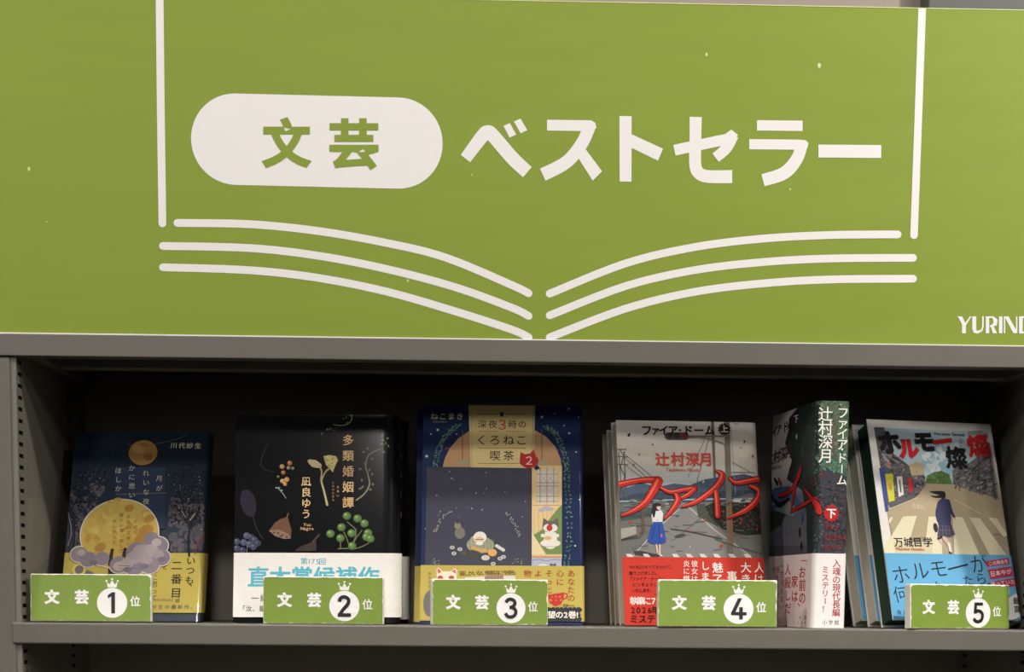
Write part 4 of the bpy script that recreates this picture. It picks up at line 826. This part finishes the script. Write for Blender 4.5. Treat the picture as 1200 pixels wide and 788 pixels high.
# --- street-crossing book and the two copies behind it
def crossing(p, label, first):
    b = book_root(label, p, 'street-crossing books with blue bands'); Wr = Wrap(p, 3, 4); A = Wr.art()
    if first:
        def Q(x, y):      # picture area, its left edge slanting
            return x, y
        A.poly([(1024, 501), (1157, 507), (1187, 660), (1049, 660)], (172, 158, 130))
        A.poly([(1024, 501), (1157, 507), (1166, 566), (1036, 568)], (176, 198, 206)); speckle(A, 50, [(1078, 520), (1120, 522), (1122, 552), (1084, 552)], [(204, 216, 218), (150, 186, 206), (220, 226, 224)], (2, 6), 51, 9); A.poly([(1084, 567), (1086, 558), (1094, 554), (1103, 552), (1112, 556), (1116, 568)], (86, 116, 64)); speckle(A, 40, [(1086, 560), (1102, 553), (1113, 557), (1114, 566), (1086, 566)], [(70, 98, 52), (104, 134, 76)], (.8, 2), 52)
        BD = (92, 90, 92)
        A.poly([(1024, 501), (1036, 501), (1042, 528), (1052, 536), (1068, 548), (1082, 550), (1085, 572), (1072, 584), (1044, 596), (1039, 590)], BD); speckle(A, 160, [(1026, 503), (1036, 503), (1042, 530), (1068, 550), (1083, 553), (1084, 572), (1046, 592), (1036, 575)], [(70, 68, 72), (116, 112, 110), (140, 132, 124), (58, 58, 64), (104, 110, 118)], (.7, 2.4), 53, 4); A.poly([(1065, 546), (1074, 541), (1082, 545), (1083, 557), (1068, 558)], (186, 168, 132)); A.brush([(1032, 526), (1046, 538), (1058, 546)], 2, (150, 158, 156))
        A.poly([(1030, 549), (1036.5, 548), (1041, 600), (1037.5, 600)], (66, 78, 142)); A.poly([(1037, 556), (1046, 555.5), (1048.5, 587), (1041.5, 589)], (206, 198, 66)); A.disc(1043, 571, 2.4, (196, 150, 60), 5); A.poly([(1050.5, 559), (1057, 558.6), (1059, 580), (1053, 583)], (222, 218, 208)); A.brush([(1054, 563), (1055.5, 577)], 1.6, (70, 70, 74)); A.poly([(1063, 561), (1068, 560.5), (1070.5, 576), (1065, 578)], (196, 56, 66)); A.disc(1041, 543, 2.4, (206, 92, 84), 4)
        A.poly([(1070, 562), (1083, 561), (1084, 578), (1072, 581)], (112, 104, 108)); A.poly([(1072, 566), (1082, 565), (1082, 569), (1072, 570)], (70, 70, 78)); A.brush([(1072, 580), (1084, 577.6)], 1.4, (50, 48, 50), False)
        A.poly([(1116, 552), (1122, 545), (1134, 544), (1152, 531), (1159, 518), (1170, 586), (1150, 578), (1117, 578)], (108, 108, 110)); speckle(A, 170, [(1117, 552), (1134, 546), (1154, 534), (1160, 530), (1168, 584), (1150, 577), (1118, 574)], [(84, 84, 90), (140, 138, 136), (122, 104, 92), (66, 66, 72), (100, 92, 90)], (.7, 2.6), 54, 4); A.brush([(1136, 556), (1150, 541), (1158, 536)], 2.4, (62, 62, 72)); A.brush([(1138, 562), (1164, 552)], 1.6, (70, 66, 66), False); A.brush([(1140, 570), (1168, 568)], 1.8, (96, 74, 62), False)
        A.poly([(1119, 573), (1134, 573), (1136, 580), (1120, 580)], (126, 126, 126)); A.poly([(1121, 574), (1132, 574), (1133, 577), (1121, 577)], (78, 80, 86))
        A.poly([(1085, 568), (1116, 568), (1172, 588), (1180, 626), (1046, 632), (1040, 602), (1072, 586)], (176, 160, 130)); A.brush([(1042, 597), (1074, 584)], 1, (206, 196, 168), False); A.brush([(1118, 586), (1150, 603)], 1, (206, 196, 168), False); A.row('止まれ', 1071, 1081, 593, 7, (206, 196, 168), 0, 595)
        CW = (222, 214, 180)
        for q_ in (((1058, 606), (1074, 605), (1060, 652), (1030, 652)), ((1088, 606), (1102, 606), (1104, 652), (1082, 652)), ((1116, 606), (1128, 607), (1148, 652), (1118, 652)), ((1136, 607), (1148, 608), (1180, 652), (1160, 652)), ((1158, 607), (1168, 608), (1180, 628), (1176, 630)), ((1042, 608), (1046, 606), (1044, 612), (1040, 616))): A.poly(q_, CW)
        A.poly([(1046, 636), (1092, 636), (1092, 654), (1050, 654)], (210, 200, 166))
        qb = random.Random(71)
        for i in range(60):
            t = qb.random(); x0 = 1031+t*48; y0 = 522+t*34+qb.uniform(0, 44-t*26); w_ = 5.5-3.4*t; h_ = qb.uniform(.8, 4)*(1-.5*t)
            if y0 < 546 or t > .75: A.poly([(x0, y0), (x0+w_, y0+w_*.5), (x0+w_, y0+w_*.5+h_), (x0, y0+h_)], qb.choice([(128, 124, 122), (58, 56, 60), (150, 144, 136), (84, 90, 98), (110, 92, 78), (170, 168, 160)]))
        for i in range(64):
            t = qb.random(); x0 = 1164-t*44; y0 = 534+t*20+qb.uniform(0, 44-t*26); w_ = 6-3.4*t; h_ = qb.uniform(.8, 4)*(1-.5*t)
            A.poly([(x0, y0), (x0-w_, y0+w_*.35), (x0-w_, y0+w_*.35+h_), (x0, y0+h_)], qb.choice([(134, 130, 128), (60, 58, 64), (150, 146, 140), (78, 84, 96), (112, 92, 78), (166, 164, 160)]))
        A.brush([(1123, 546), (1124, 576)], 1, (70, 68, 70), False); A.brush([(1146, 536), (1148, 580)], 1.2, (62, 60, 64), False); A.brush([(1158, 526), (1166, 586)], 1.4, (76, 66, 62), False)
        # running schoolgirl seen from behind
        NV = (58, 58, 88)
        A.brush([(1106, 631), (1112, 640), (1113, 647)], [5, 3.6, 2.6], (206, 180, 160)); A.brush([(1112, 638), (1113.5, 647)], 3.2, (222, 216, 206), False); A.brush([(1112.6, 648), (1114.5, 650)], 2.6, (70, 40, 40), False); A.brush([(1103, 628), (1101, 634), (1103, 638)], [4.5, 3.6, 2.6], (206, 180, 160)); A.brush([(1103, 630), (1099, 632)], 3, (60, 42, 44))
        A.poly([(1100, 613), (1113, 612), (1119, 627), (1113, 630), (1105, 629), (1098, 630)], (70, 66, 86)); [A.brush([(1101+i*3.4, 615), (1100+i*4.4, 629)], .6, (110, 104, 118), False) for i in range(5)]; A.brush([(1100, 622), (1117, 622)], .6, (110, 104, 118), False); A.poly([(1099, 588), (1104, 584), (1111, 586), (1114, 600), (1114, 616), (1099, 616)], NV); A.brush([(1111, 588), (1114.5, 600), (1118, 607)], [4.5, 4, 3], NV); A.disc(1118.5, 608.5, 1.5, (214, 182, 160)); A.brush([(1100, 590), (1097.5, 602), (1099, 612)], [4, 3.6, 3], NV); A.disc(1096, 619, 3, (58, 48, 56), 6)
        A.disc(1104, 581, 4.4, (42, 36, 44), 4.6); A.brush([(1105, 579), (1097, 578), (1090, 577)], [6, 4.4, 1.5], (42, 36, 44)); A.brush([(1104, 582), (1096, 583), (1091, 582)], [4, 2.6, 1], (42, 36, 44))
        # title
        IK, RD = (34, 30, 32), (200, 40, 44)
        A.ch('ホ', 1041.5, 519, 31, IK, .066, .12); A.ch('ル', 1064, 526, 27, RD, .066, .06); A.ch('モ', 1082.5, 518, 28, IK, .066, .06); A.brush([(1093, 519.2), (1115, 516.4)], 5.6, RD, False, False)
        A.ch('燦', 1120, 537, 30, IK, .036, -.02); A.ch('燦', 1146, 522.5, 32, RD, .04, .06); A.poly([(1134, 506), (1150, 505), (1150, 510), (1134, 511)], (150, 148, 140)); A.ch('小', 1126, 517, 8, (90, 60, 60))
        A.latin('Horumo Sansan', 1094, 508.4, 6, (70, 64, 64), .02)
        for c, x in (('万', 1052.5), ('城', 1064), ('目', 1075), ('学', 1087)): A.ch(c, x, 636, 12.8, (56, 50, 48), .012)
        A.latin('Makime Manabu', 1049.5, 643.6, 5.2, (200, 104, 74), .02)
    Wr.build('cover', b, 0, p.H, (222, 218, 212), PRINT_MATT, [A]); pages(b, p, 4, GREENPAGE if first else PAPER, .9)['label'] = 'dark green page edges' if first else 'cream page edges'
    W2 = Wrap(p, 3, 4, 1.0); v0, v1 = band_v(W2, 650, 727.5, 1100) if first else (1, 62); A = W2.art(); v0 = max(v0, .4)
    if first:
        BK = (34, 36, 46)
        A.poly([(1036, 722.5), (1200, 726), (1200, 735), (1036, 735)], (70, 124, 160))
        T_ = .12
        for c, x, y in (('ホ', 1055, 674), ('ル', 1077.5, 669.5), ('モ', 1099, 667), ('が', 1146.5, 661.5)): A.ch(c, x, y, 25, BK, -.004, T_)
        A.brush([(1111, 668), (1133, 662.5)], 2.2, BK, False); A.ch('何', 1055.5, 697, 22, BK, -.004, T_); A.ch('し', 1077, 696, 20, BK, 0, T_); A.ch('た', 1100, 690, 20, BK, 0, T_)
        A.ch('た', 1134, 681, 15, BK, .004, T_); A.ch('ら', 1149, 679, 16, BK, .004, T_); A.brush([(1157, 685), (1164, 684)], 1.4, BK, False); A.row('角川書店', 1053, 1075, 718.5, 6, BK, .01)
        MG = (182, 56, 86)
        for t, x0, x1, y, sz, q_ in (('この再会を', 1160, 1178.5, 660, 5.6, ((1154, 658.5), (1181, 654.5), (1182.5, 662), (1156, 665.5))), ('日本中が', 1162.5, 1181.5, 672, 7.2, ((1156.5, 668.5), (1184.5, 664.5), (1187, 676), (1160, 680))), ('待っていた', 1163, 1186, 684, 6.4, ((1159.5, 683), (1188, 678), (1190.5, 687), (1163, 693)))):
            A.poly(q_, MG); A.row(t, x0, x1, y+1.4, sz, (236, 222, 222), .012, y-1.4, .12)
        A.poly([(1184, 700), (1190, 696), (1194, 703), (1197, 710), (1196, 720), (1190, 726), (1182, 728), (1176, 724), (1178, 704)], (226, 222, 214)); A.ch('最', 1190, 705, 9, BK, .02); A.ch('高', 1191.5, 715, 10, BK, .02)
    W2.build('paper_band', b, v0, v1, (100, 166, 206), PRINT_MATT, [A], .25)['label'] = 'blue paper band'
crossing(Pose(316.0, 27.2, 14.3, 18.6, 0, 128.2, 189.6, 22, False, .6), 'white-bordered book with a schoolgirl running over a crossing, front copy', True)
for i, (dx, lab) in enumerate(((-1.5, 'book leaning directly behind the green-edged crossing book'), (-5, 'rearmost leaning book, its blue band nearest the leafy spine'))):
    n = (25.8, 47.4)[i]; a_ = math.radians(14.3)
    q_ = Pose(316.0-math.sin(a_)*(n)+dx*math.cos(a_), 27.2+math.cos(a_)*n+dx*math.sin(a_), 14.3, 18.6, 0, 127, 188.5, 18, False, .6); crossing(q_, lab, False)
